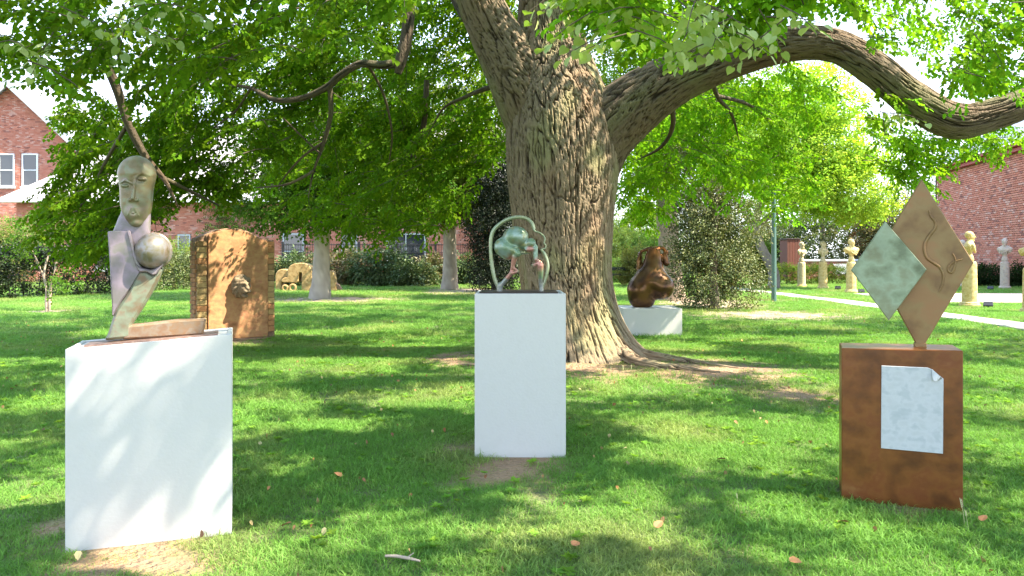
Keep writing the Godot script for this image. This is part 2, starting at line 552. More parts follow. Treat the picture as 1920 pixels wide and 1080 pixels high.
func _ready() -> void:
	# ---------------------------------------------------------------- camera, sky, sun
	var cam := Camera3D.new()
	cam.name = "camera"
	cam.projection = Camera3D.PROJECTION_FRUSTUM
	cam.near = 0.05
	cam.far = 500.0
	cam.size = 0.05 * 1080.0 / F
	cam.frustum_offset = Vector2(0, -0.05 * (540.0 - HY) / F)
	cam.position = Vector3(0, EYE, 0)
	add_child(cam)
	var sky := ProceduralSkyMaterial.new()
	sky.sky_top_color = Color(0.66, 0.77, 0.93)
	sky.sky_horizon_color = Color(0.95, 0.96, 0.97)
	sky.sky_curve = 0.16
	sky.ground_bottom_color = Color(0.3, 0.33, 0.25)
	sky.ground_horizon_color = Color(0.7, 0.74, 0.74)
	sky.sky_energy_multiplier = 1.0
	var e := Environment.new()
	e.background_mode = Environment.BG_SKY
	e.sky = Sky.new()
	e.sky.sky_material = sky
	e.background_energy_multiplier = 1.0
	e.tonemap_mode = Environment.TONE_MAPPER_LINEAR
	e.tonemap_exposure = 4.05
	e.sdfgi_enabled = true
	e.ssao_enabled = true
	e.ssil_enabled = true
	var we := WorldEnvironment.new()
	we.name = "world"
	we.environment = e
	add_child(we)
	var sun := DirectionalLight3D.new()
	sun.name = "sun"
	sun.light_energy = 1.6
	sun.light_color = Color(1.0, 0.955, 0.87)
	sun.light_angular_distance = 0.53
	sun.shadow_enabled = true
	sun.basis = Basis.looking_at(SUN, Vector3.UP)
	add_child(sun)

	rng.seed = 77
	nz.seed = 5; nz.frequency = 0.02; nz.fractal_octaves = 3
	clump.seed = 9; clump.frequency = 1.0; clump.fractal_octaves = 2
	for s in [[60, 930, 110, 60], [490, 775, 75, 40], [800, 745, 110, 22], [600, 690, 90, 8], [760, 655, 40, 8], [650, 800, 60, 10], [540, 870, 40, 14], [760, 830, 40, 9],
			[1170, 725, 110, 20], [1290, 800, 110, 20], [1190, 855, 80, 13], [1330, 690, 110, 11], [1480, 720, 70, 12], [1500, 805, 80, 24], [1240, 655, 90, 10], [1420, 860, 50, 12],
			[1560, 985, 60, 22], [1860, 830, 60, 36], [1850, 700, 60, 14], [1880, 760, 60, 12], [1440, 640, 110, 9], [1000, 985, 55, 12], [330, 1060, 160, 34], [1080, 672, 40, 20],
			[820, 1010, 50, 10], [1640, 1050, 70, 12], [1240, 1010, 50, 12], [1130, 930, 40, 9], [660, 960, 40, 10], [1380, 930, 36, 9], [520, 1030, 40, 10], [1900, 960, 50, 18],
			[240, 625, 100, 6], [380, 650, 70, 6], [230, 690, 60, 6], [580, 625, 70, 5], [720, 615, 60, 4], [60, 760, 50, 10], [40, 680, 50, 7], [1680, 640, 90, 8], [1560, 660, 60, 7]]:
		lit_spots.append(spot(s[0], s[1], s[2], s[3]))
	for s in [[270, 1062, 190, 38], [110, 985, 50, 26], [950, 888, 120, 34], [860, 845, 50, 14], [1010, 930, 60, 14], [1090, 697, 150, 24], [1330, 702, 200, 26], [1490, 742, 110, 15], [850, 682, 70, 18],
			[440, 642, 90, 8], [620, 562, 150, 7], [870, 546, 110, 8], [1440, 591, 190, 12], [90, 584, 40, 4], [1640, 985, 40, 8], [730, 1066, 40, 6], [1310, 566, 120, 16], [975, 866, 100, 9], [280, 1032, 170, 16], [1690, 956, 110, 9]]:
		bare_spots.append(spot(s[0], s[1], s[2], s[3]))
	for q in [[405, 600], [440, 520], [455, 500], [478, 560], [428, 455], [440, 560]]:      # sun on the terracotta slab
		var p := at(q[0], q[1], 13.85)
		p -= SUN * (p.y / SUN.y)
		lit_spots.append([p.x, p.z, 0.05, 0.05])
	for q in [[1340, 400], [1380, 450], [1390, 520], [1320, 340], [1350, 560]]:      # sun on the holly
		var p := at(q[0], q[1], 21.6)
		p -= SUN * (p.y / SUN.y)
		lit_spots.append([p.x, p.z, 0.7, 0.7])
	for q in [[1062, 385], [1092, 350]]:      # streaks of sun on the trunk
		var p := at(q[0], q[1], 10.55)
		p -= SUN * (p.y / SUN.y)
		lit_spots.append([p.x, p.z, 0.02, 0.02])
	materials()
	ground()
	buildings()
	linden()
	trees()
	hedges()
	sculptures()
	busts()
	small_things()
	grass()

func materials() -> void:
	var m := StandardMaterial3D.new()
	m.vertex_color_use_as_albedo = true
	m.roughness = 0.5
	m.backlight_enabled = true
	m.backlight = lin(0.92, 1.0, 0.45)
	m.metallic_specular = 0.1
	M.leaf = m
	m = StandardMaterial3D.new()
	m.vertex_color_use_as_albedo = true
	m.roughness = 0.38
	m.metallic_specular = 0.35
	m.backlight_enabled = true
	m.backlight = lin(0.25, 0.3, 0.12)
	M.glossy_leaf = m
	m = StandardMaterial3D.new()
	m.vertex_color_use_as_albedo = true
	m.roughness = 0.6
	m.backlight_enabled = true
	m.backlight = lin(0.8, 0.9, 0.4)
	m.metallic_specular = 0.25
	M.grass = m
	m = StandardMaterial3D.new()
	m.vertex_color_use_as_albedo = true
	m.roughness = 0.9
	M.bark = m
	m = m.duplicate()
	m.heightmap_enabled = true
	m.heightmap_texture = noise_tex([], 0.02, 6, 4)
	m.heightmap_scale = 1.2
	m.uv1_triplanar = true
	m.uv1_scale = Vector3(4.0, 2.2, 4.0)
	M.trunk_bark = m
	m = M.bark.duplicate()
	m.heightmap_enabled = true
	m.heightmap_texture = noise_tex([], 0.03, 6, 3)
	m.heightmap_scale = 4.0
	m.uv1_triplanar = true
	m.uv1_scale = Vector3.ONE * 0.9
	M.soil = m
	M.twig = plain(lin(0.09, 0.065, 0.045), 0.85)
	M.white = blotchy([[0.2, lin(0.567, 0.549, 0.525)], [0.5, lin(0.58, 0.561, 0.536)], [0.8, lin(0.572, 0.556, 0.533)]], 0.8, 0.5, 0.0, 0.012, 14, 0.0, 6)
	M.white.heightmap_enabled = true
	M.white.heightmap_texture = noise_tex([], 0.05, 4, 12)
	M.white.heightmap_scale = 0.06
	M.white.uv1_triplanar = true
	M.white.uv1_scale = Vector3.ONE * 1.5
	M.white_trim = plain(lin(0.74, 0.75, 0.76), 0.6)
	M.grey_trim = plain(lin(0.42, 0.44, 0.46), 0.6)
	M.brick = StandardMaterial3D.new()
	M.brick.vertex_color_use_as_albedo = true
	M.brick.roughness = 0.85
	M.mortar = plain(lin(0.50, 0.36, 0.29), 0.95)
	M.glass = plain(lin(0.03, 0.035, 0.04), 0.06)
	M.glass.metallic_specular = 0.7
	M.iron = plain(lin(0.02, 0.02, 0.022), 0.5, 0.3)
	M.pole = plain(lin(0.075, 0.14, 0.115), 0.4, 0.1)

# ------------------------------------------------------------------ the ground
func path_share(x: float, z: float) -> float:
	var mid := 10.55 + 0.25 * sin(z * 0.2)
	if z < -44.0 or z > -6.0: return 0.0
	return 1.0 - smoothstep(0.40, 0.52, absf(x - mid))

func plaza_share(x: float, z: float) -> float:
	return smoothstep(13.2, 13.6, x) * (1.0 - smoothstep(-25.6, -25.1, z)) * smoothstep(-31.8, -31.2, z)

func ground() -> void:
	var xs := []
	var zs := []
	for i in range(-150, -20, 10): xs.append(float(i))
	for i in range(-80, 96): xs.append(i * 0.25)
	for i in [24.5, 26.0, 30.0, 40.0, 60.0, 90.0, 150.0]: xs.append(i)
	for i in [-300.0, -200.0, -140.0, -100.0, -80.0, -65.0, -55.0, -50.0, -46.0, -43.0]: zs.append(i)
	for i in range(-164, 9): zs.append(i * 0.25)
	for i in [4.0, 8.0, 15.0, 30.0]: zs.append(i)
	var g := Geo.new()
	for z in zs:
		for x in xs:
			var bare := inside_any(bare_spots, x, z, 0.5)
			var base := Color(0.11, 0.14, 0.045).lerp(Color(0.30, 0.185, 0.11), bare)
			if bare > 0.3 and z < -13.0: base = base.lerp(Color(0.36, 0.27, 0.19), bare)
			var k := 1.0 + clump.get_noise_2d(x * 0.8, z * 0.8) * 0.3
			var nn := Vector3(gy(x - 0.2, z) - gy(x + 0.2, z), 0.4, gy(x, z - 0.2) - gy(x, z + 0.2)).normalized()
			g.vert(Vector3(x, gy(x, z), z), nn, base * k, Vector2(x, z))
	var w := xs.size()
	for j in zs.size() - 1:
		for i in w - 1:
			var a := j * w + i
			g.idx.append_array([a, a + 1, a + w, a + 1, a + w + 1, a + w])
	solo("lawn_ground", g.mesh(), M.soil, "soil of the lawn showing between the grass", "", "", "structure")
	# paths, each a sheet a little above the ground
	var conc := blotchy([[0.2, lin(0.36, 0.33, 0.29)], [0.8, lin(0.46, 0.42, 0.37)]], 0.6, 0.9, 0.0, 0.02, 21, 0.3)
	var walk := thing("path", "pale concrete path across the lawn on the right", "")
	walk.set_meta("kind", "structure")
	var pz := -6.0
	while pz > -43.5:
		var a := 10.55 + 0.25 * sin(pz * 0.2)
		var b := 10.55 + 0.25 * sin((pz - 1.5) * 0.2)
		var y0 := gy(a, pz) + 0.03 + rng.randf_range(-0.006, 0.006)
		var y1 := gy(b, pz - 1.5) + 0.03 + rng.randf_range(-0.006, 0.006)
		var sg := Geo.new()
		var z0 := pz - 0.012
		var z1 := pz - 1.488
		sg.hexa([Vector3(b - 0.45, y1 - 0.1, z1), Vector3(b + 0.45, y1 - 0.1, z1), Vector3(b - 0.45, y1, z1), Vector3(b + 0.45, y1, z1), Vector3(a - 0.45, y0 - 0.1, z0), Vector3(a + 0.45, y0 - 0.1, z0), Vector3(a - 0.45, y0, z0), Vector3(a + 0.45, y0, z0)], 0.012)
		part("slab", sg.mesh(), conc, walk)
		pz -= 1.5
	var pl := Geo.new()
	pl.box(Vector3(13.4, -0.2, -31.5), Vector3(34.0, 0.045, -25.4), 0.02)
	solo("paved_walk", pl.mesh(), blotchy([[0.2, lin(0.40, 0.29, 0.25)], [0.8, lin(0.52, 0.41, 0.36)]], 0.5, 0.9, 0.0, 0.03, 22, 0.3), "broad pinkish paved walk behind the nearest bust", "", "", "structure")

func grass() -> void:
	# tufts of blades
	var tuft: Array[ArrayMesh] = []
	for kind in 3:
		var g := Geo.new()
		var r := RandomNumberGenerator.new()
		r.seed = 300 + kind
		for i in 26:
			var o := Vector3(r.randf_range(-0.075, 0.075), -0.01, r.randf_range(-0.075, 0.075))
			var a := r.randf() * TAU
			var lean := Vector3(cos(a), 0, sin(a)) * r.randf_range(0.4, 1.9)
			var h := r.randf_range(0.03, 0.07) * (1.25 if kind == 2 else 1.0)
			var wv := Vector3(-sin(a), 0, cos(a)).rotated(Vector3.UP, r.randf_range(-0.8, 0.8)) * r.randf_range(0.0014, 0.0026)
			var p1 := o + (Vector3.UP + lean * 0.35).normalized() * h * 0.6
			var p2 := p1 + (Vector3.UP * 0.6 + lean).normalized() * h * 0.55
			var k := r.randf_range(0.8, 1.2)
			var c := Color(k, k, k)
			if r.randf() < 0.12: c = Color(1.9, 1.15, 1.6)
			g.quad(o - wv, p1 - wv * 0.85, p1 + wv * 0.85, o + wv, c)
			g.tri(p1 - wv * 0.85, p2, p1 + wv * 0.85, c)
		tuft.append(g.mesh())
	var clouds := [Cloud.new(), Cloud.new(), Cloud.new()]
	for band in [[3.0, 7.5, 680.0, 0.95], [7.5, 14.0, 320.0, 1.1], [14.0, 26.0, 105.0, 1.6], [26.0, 46.0, 34.0, 2.4], [46.0, 70.0, 7.0, 3.5]]:
		var d0: float = band[0]; var d1: float = band[1]
		var n := int((d1 * d1 - d0 * d0) * 0.72 * band[2])
		for i in n:
			var d := sqrt(lerpf(d0 * d0, d1 * d1, rng.randf()))
			var x := (rng.randf() * 2.0 - 1.0) * d * 0.72
			var z := -d
			var bare := inside_any(bare_spots, x, z, 0.6)
			if rng.randf() < bare * 0.93: continue
			if path_share(x, z) > 0.3 or plaza_share(x, z) > 0.5: continue
			var thin := clump.get_noise_2d(x * 1.3 + 40.0, z * 1.3)
			if rng.randf() < thin * 0.7: continue
			var hit := false
			for b in blocks:
				var q: Vector2 = Vector2(x - b[0], z - b[1]).rotated(b[4])
				if absf(q.x) < b[2] and absf(q.y) < b[3]: hit = true
			if hit: continue
			var s: float = band[3] * rng.randf_range(0.7, 1.3) * (1.0 + 0.35 * clump.get_noise_2d(x * 0.7, z * 0.7 + 90.0)) * (1.0 - bare * 0.4)
			var dry := clampf(smoothstep(-22.0, -30.0, z) * 0.25 + clump.get_noise_2d(x * 0.55 + 11.0, z * 0.55) * 1.3 + bare * 1.2 + rng.randf_range(-0.3, 0.35), 0.0, 1.0)
			var c := Color(0.185, 0.365, 0.075).lerp(Color(0.42, 0.40, 0.17), dry * 0.55) * rng.randf_range(0.65, 1.3)
			var bs := Basis(Vector3.UP, rng.randf() * TAU).scaled(Vector3(s, s * rng.randf_range(0.5, 0.9), s))
			clouds[rng.randi() % 3].put(Transform3D(bs, Vector3(x, gy(x, z), z)), c)
	# flat weeds and clover between the grass, and bits of fallen leaf
	var wg := Geo.new()
	for i in 9:
		var a := TAU * i / 9.0 + 0.3 * (i % 2)
		add_leaf(wg, Vector3(cos(a), 0.0, sin(a)) * 0.12, Vector3(cos(a), 0.35 + 0.2 * (i % 3), sin(a)).normalized(), Vector3(0.1, 1, 0), 0.75, 0.34, false)
	var weeds := Cloud.new()
	for i in 5200:
		var d := sqrt(lerpf(9.0, 260.0, rng.randf()))
		var x := (rng.randf() * 2.0 - 1.0) * d * 0.72
		if absf(x + 1.9) < 0.8 and absf(d - 4.1) < 0.7: continue
		if clump.get_noise_2d(x * 0.9 + 5.0, -d * 0.9) < 0.05 or inside_any(bare_spots, x, -d, 0.5) > 0.6 or path_share(x, -d) > 0.0: continue
		put_sprig(weeds, Vector3(x, gy(x, -d) + 0.02, -d), Vector3(rng.randf_range(-0.2, 0.2), 1, rng.randf_range(-0.2, 0.2)).normalized(), Vector3(rng.randf_range(-1, 1), 0.1, rng.randf_range(-1, 1)), rng.randf_range(0.03, 0.06), Color(0.18, 0.34, 0.05))
	cloud_node("weeds", wg.mesh(), M.leaf, weeds, self).set_meta("label", "flat clover and weeds in the lawn")
	var bg := Geo.new()
	add_leaf(bg, Vector3.ZERO, Vector3(0, 0.2, -1).normalized(), Vector3(0.2, 1, 0.1), 1.0, 0.4, true)
	var bits := Cloud.new()
	for i in 700:
		var d := sqrt(lerpf(9.0, 330.0, rng.randf()))
		var x := (rng.randf() * 2.0 - 1.0) * d * 0.72
		put_sprig(bits, Vector3(x, gy(x, -d) + rng.randf_range(0.025, 0.05), -d), Vector3(rng.randf_range(-1, 1), rng.randf_range(-0.2, 0.6), rng.randf_range(-1, 1)).normalized(), Vector3(0.2, 1, 0.3), rng.randf_range(0.02, 0.045), [Color(0.34, 0.17, 0.07), Color(0.48, 0.36, 0.16), Color(0.26, 0.12, 0.06)][i % 3])
	cloud_node("leaf_litter", bg.mesh(), M.bark, bits, self).set_meta("label", "scattered bits of dry brown leaf on the lawn")
	for k in 3:
		var o := cloud_node("grass", tuft[k], M.grass, clouds[k], self)
		o.set_meta("label", "uneven green lawn grass with paler dry blades")

# ------------------------------------------------------------------ buildings
var brick_mesh: ArrayMesh
func brick_tone(pink: float) -> Color:
	var r := rng.randf()
	var c := Color(0.37, 0.125, 0.08).lerp(Color(0.43, 0.185, 0.13), rng.randf())
	if r < 0.07: c = Color(0.23, 0.09, 0.07)
	elif r < 0.2: c = Color(0.45, 0.25, 0.20)
	return c * rng.randf_range(0.92, 1.08) * pink

# bricks over an upright rectangle: o its lower left corner, along its foot, size, holes as Rect2 in the wall's own metres
func brickwork(parent: Node3D, o: Vector3, along: Vector3, w: float, h: float, holes: Array, tone := 1.0, top := PackedVector2Array(), big := 1.0) -> void:
	if brick_mesh == null:
		var g := Geo.new()
		g.box(Vector3(-0.105, -0.030, -0.05), Vector3(0.105, 0.030, 0.05), 0.004)
		brick_mesh = g.mesh()
	var cl := Cloud.new()
	var x_dir := along.normalized()
	var out := x_dir.cross(Vector3.UP)
	var b := Basis(x_dir * big, Vector3.UP * big, out)
	var row := 0
	var y := 0.04 * big
	while y < h:
		var x := 0.11 * big * (row % 2)
		while x < w:
			var skip := false
			for r in holes:
				if x > r.position.x - 0.06 and x < r.end.x + 0.06 and y > r.position.y - 0.02 and y < r.end.y + 0.02: skip = true
			if top.size() and not Geometry2D.is_point_in_polygon(Vector2(x, y), top): skip = true
			if not skip: cl.put(Transform3D(b, o + x_dir * x + Vector3.UP * y + out * rng.randf_range(-0.004, 0.006)), brick_tone(tone))
			x += 0.22 * big
		y += 0.075 * big
		row += 1
	cloud_node("brickwork", brick_mesh, M.brick, cl, parent)

func window_at(parent: Node3D, mid: Vector3, w: float, h: float, panes_x: int, panes_y: int, frame_mat: Material, turn := 0.0) -> void:
	var g := Geo.new()
	var t := 0.09
	g.box(Vector3(-w / 2, -h / 2, -0.06), Vector3(-w / 2 + t, h / 2, 0.06), 0.006)
	g.box(Vector3(w / 2 - t, -h / 2, -0.06), Vector3(w / 2, h / 2, 0.06), 0.006)
	g.box(Vector3(-w / 2 + t, h / 2 - t, -0.06), Vector3(w / 2 - t, h / 2, 0.057), 0.006)
	g.box(Vector3(-w / 2 + t, -h / 2, -0.06), Vector3(w / 2 - t, -h / 2 + t, 0.057), 0.006)
	for i in range(1, panes_x):
		var x := -w / 2 + w * i / panes_x
		g.box(Vector3(x - 0.03, -h / 2 + t, -0.04), Vector3(x + 0.03, h / 2 - t, 0.05), 0.004)
	for i in range(1, panes_y):
		var y := -h / 2 + h * i / panes_y
		g.box(Vector3(-w / 2 + t, y - 0.03, -0.04), Vector3(w / 2 - t, y + 0.03, 0.046), 0.004)
	var f := part("window", g.mesh(), frame_mat, parent, "", mid)
	f.rotation.y = turn
	var k := 0
	for i in panes_x:
		for j in panes_y:
			var p := Geo.new()
			var x0 := -w / 2 + w * i / panes_x + 0.03; var x1 := -w / 2 + w * (i + 1) / panes_x - 0.03
			var y0 := -h / 2 + h * j / panes_y + 0.03; var y1 := -h / 2 + h * (j + 1) / panes_y - 0.03
			p.box(Vector3(x0, y0, -0.02), Vector3(x1, y1, 0.0), 0.002)
			part("pane", p.mesh(), M.glass, f)
	var s := Geo.new()
	s.box(Vector3(-w / 2 - 0.08, -h / 2 - 0.12, -0.05), Vector3(w / 2 + 0.08, -h / 2 - 0.002, 0.14), 0.01)
	part("sill", s.mesh(), M.white_trim, f)

func slab_roof(a: Vector3, b: Vector3, c: Vector3, d: Vector3, thick: float) -> ArrayMesh:    # eave a-b, ridge d-c
	var dn := Vector3.DOWN * thick
	var g := Geo.new()
	g.hexa([a + dn, b + dn, a, b, d + dn, c + dn, d, c], 0.02)
	return g.mesh()

func buildings() -> void:
	# left: gabled house
	var d := 54.0
	var p0 := at(-130, 483, d); p0.y = 0.0
	var h := thing("brick_house", "red brick gabled house with white bargeboards and white sash windows", "house", p0)
	var k := d / F
	var half := 152.0 * k                       # half the gable's width
	var eave := EYE + (HY - 300.0) * k - 0.0
	var apex := EYE + (HY - 158.0) * k
	var W := half * 2.0
	var g := Geo.new()
	g.box(Vector3(0, 0, -14), Vector3(W, eave, -0.09), 0.01)
	g.prism(PackedVector2Array([Vector2(0, eave + 0.002), Vector2(W, eave + 0.002), Vector2(half, apex)]), -14.0, -0.09, 0.01)
	part("wall", g.mesh(), M.mortar, h)
	var wins := [Rect2((13 + 130 - 16) * k, EYE + (HY - 350) * k, 30 * k, 62 * k), Rect2((57 + 130 - 16) * k, EYE + (HY - 350) * k, 30 * k, 62 * k),
		Rect2((-60 + 130 - 16) * k, EYE + (HY - 350) * k, 30 * k, 62 * k), Rect2((40 + 130 - 16) * k, 0.9, 34 * k, 58 * k)]
	brickwork(h, Vector3(0, 0, -0.05), Vector3.RIGHT, W, apex, wins, 1.25, PackedVector2Array([Vector2(0, 0), Vector2(W, 0), Vector2(W, eave), Vector2(half, apex), Vector2(0, eave)]))
	for r in wins:
		window_at(h, Vector3(r.position.x + r.size.x / 2, r.position.y + r.size.y / 2, -0.03), r.size.x, r.size.y, 1, 2, M.white_trim)
	for s in [-1.0, 1.0]:
		var x0: float = half + s * (half + 0.5)
		var y0: float = eave - 0.5 * (apex - eave) / half
		part("roof", slab_roof(Vector3(x0, y0 + 0.3, 0.5), Vector3(x0, y0 + 0.3, -14.3), Vector3(half, apex + 0.3, -14.3), Vector3(half, apex + 0.3, 0.5), 0.2), M.grey_trim, h)
		var bb := Geo.new()
		var e0 := Vector3(x0, y0 - 0.25, 0.52); var e1 := Vector3(half, apex - 0.25, 0.52)
		bb.hexa([e0, e1, e0 + Vector3(0, 0.62, 0), e1 + Vector3(0, 0.62, 0), e0 + Vector3(0, 0, 0.08), e1 + Vector3(0, 0, 0.08), e0 + Vector3(0, 0.62, 0.08), e1 + Vector3(0, 0.62, 0.08)], 0.01)
		part("bargeboard", bb.mesh(), M.grey_trim, h)
	# middle: long low building with a pale roof
	d = 47.0
	k = d / F
	var X0 := (30.0 - 960.0) * k
	var wide := 900.0 * k
	var lb := thing("long_brick_building", "long low red brick building with a pale sunlit roof behind the fence", "building", Vector3(X0, 0, -d))
	eave = EYE + (HY - 380.0) * k
	g = Geo.new()
	g.box(Vector3(0, 0, -12), Vector3(wide, eave, -0.09), 0.01)
	part("wall", g.mesh(), M.mortar, lb)
	wins = [Rect2((760 - 30 - 36) * k, 0.75, 74 * k, 68 * k), Rect2((560 - 30 - 30) * k, 0.75, 40 * k, 68 * k), Rect2((345 - 30 - 12) * k, 0.75, 24 * k, 66 * k), Rect2((655 - 30 - 15) * k, 1.3, 30 * k, 52 * k), Rect2((180 - 30) * k, 0.75, 40 * k, 66 * k)]
	brickwork(lb, Vector3(0, 0, -0.05), Vector3.RIGHT, wide, eave, wins, 1.3)
	for i in wins.size():
		var r: Rect2 = wins[i]
		window_at(lb, Vector3(r.position.x + r.size.x / 2, r.position.y + r.size.y / 2, -0.03), r.size.x, r.size.y, 2 if i == 0 else 1, 2 if i else 1, M.grey_trim)
	var ridge := EYE + (HY - 235.0) * (k * 1.12)
	var roofm := blotchy([[0.2, lin(0.36, 0.33, 0.32)], [0.8, lin(0.47, 0.43, 0.42)]], 0.3, 0.8, 0.0, 0.02, 31, 0.4)
	part("roof", slab_roof(Vector3(-0.6, eave + 0.25, 0.6), Vector3(wide + 0.6, eave + 0.25, 0.6), Vector3(wide + 0.6, ridge, -6.0), Vector3(6.3, ridge, -6.0), 0.14), roofm, lb)
	part("roof", slab_roof(Vector3(-0.6, eave + 0.25, -12.6), Vector3(-0.6, eave + 0.25, 0.58), Vector3(6.28, ridge, -5.99), Vector3(6.28, ridge, -6.05), 0.14), roofm, lb)
	part("roof", slab_roof(Vector3(wide + 0.6, eave + 0.25, -12.6), Vector3(-0.6, eave + 0.25, -12.6), Vector3(6.3, ridge, -6.02), Vector3(wide + 0.6, ridge, -6.02), 0.14), roofm, lb)
	g = Geo.new()
	for s in [wide]:
		g.prism(PackedVector2Array([Vector2(-12, eave + 0.002), Vector2(-0.1, eave + 0.002), Vector2(-6.05, ridge - 0.2)]), -0.1, 0.1, 0.01)
	var gab := g.mesh()
	for s in [wide - 0.15]:
		var o := part("gable", gab, M.mortar, lb, "", Vector3(s, 0, 0))
		o.rotation.y = -PI / 2
	g = Geo.new()
	g.box(Vector3(-0.6, eave - 0.02, 0.25), Vector3(wide + 0.6, eave + 0.12, 0.66), 0.02)
	part("gutter", g.mesh(), M.white_trim, lb)
	g = Geo.new()
	g.box(Vector3((230 - 30) * k, ridge - 1.0, -7.2), Vector3((262 - 30) * k, ridge + 1.9, -6.3), 0.02)
	part("chimney", g.mesh(), blotchy([[0.2, lin(0.30, 0.12, 0.09)], [0.8, lin(0.42, 0.2, 0.16)]], 1.0, 0.9, 0.0, 0.05, 33), lb)
	# right: brick wing seen along its wall
	var A := Vector3(27.6, 0, -52.0)       # far corner
	var B := Vector3(24.0, 0, -30.0)
	var dir := (B - A)
	var len := dir.length()
	dir = dir / len
	var rb := thing("brick_hall", "red and brown brick hall with a dark red eave at the right edge", "building", A)
	rb.rotation.y = atan2(-dir.z, dir.x)
	# its own axes: +x from the far corner towards the camera, +z to the outside (left)
	eave = 7.0
	g = Geo.new()
	g.box(Vector3(0, 0, -12), Vector3(len, eave, -0.09), 0.01)
	part("wall", g.mesh(), M.mortar, rb)
	brickwork(rb, Vector3(0, 0, -0.05), Vector3.RIGHT, len, eave - 0.25, [], 1.15, PackedVector2Array(), 1.55)
	g = Geo.new()
	g.box(Vector3(-0.5, eave - 0.2, -0.05), Vector3(len + 0.5, eave + 0.02, 0.28), 0.02)
	g.box(Vector3(-0.5, eave + 0.022, -0.05), Vector3(len + 0.5, eave + 0.2, 0.5), 0.02)
	part("eave", g.mesh(), plain(lin(0.30, 0.045, 0.035), 0.6), rb)
	part("roof", slab_roof(Vector3(-0.6, eave + 0.32, 0.6), Vector3(len + 0.6, eave + 0.32, 0.6), Vector3(len + 0.6, eave + 4.2, -6.0), Vector3(-0.6, eave + 4.2, -6.0), 0.11), plain(lin(0.20, 0.21, 0.23), 0.6), rb)
	g = Geo.new()
	g.tube([Vector3(0.25, 0, 0.12), Vector3(0.25, eave - 0.2, 0.12)], [0.05, 0.05], 8)
	part("downpipe", g.mesh(), plain(lin(0.06, 0.05, 0.05), 0.5), rb)

# ------------------------------------------------------------------ the big linden
func path_px(list: Array) -> Array:       # [px, py, depth] to points
	var out := []
	for q in list: out.append(at(q[0], q[1], q[2]))
	return out

func radii_px(list: Array, d: float) -> Array:
	var out := []
	for q in list: out.append(q * d / F)
	return out

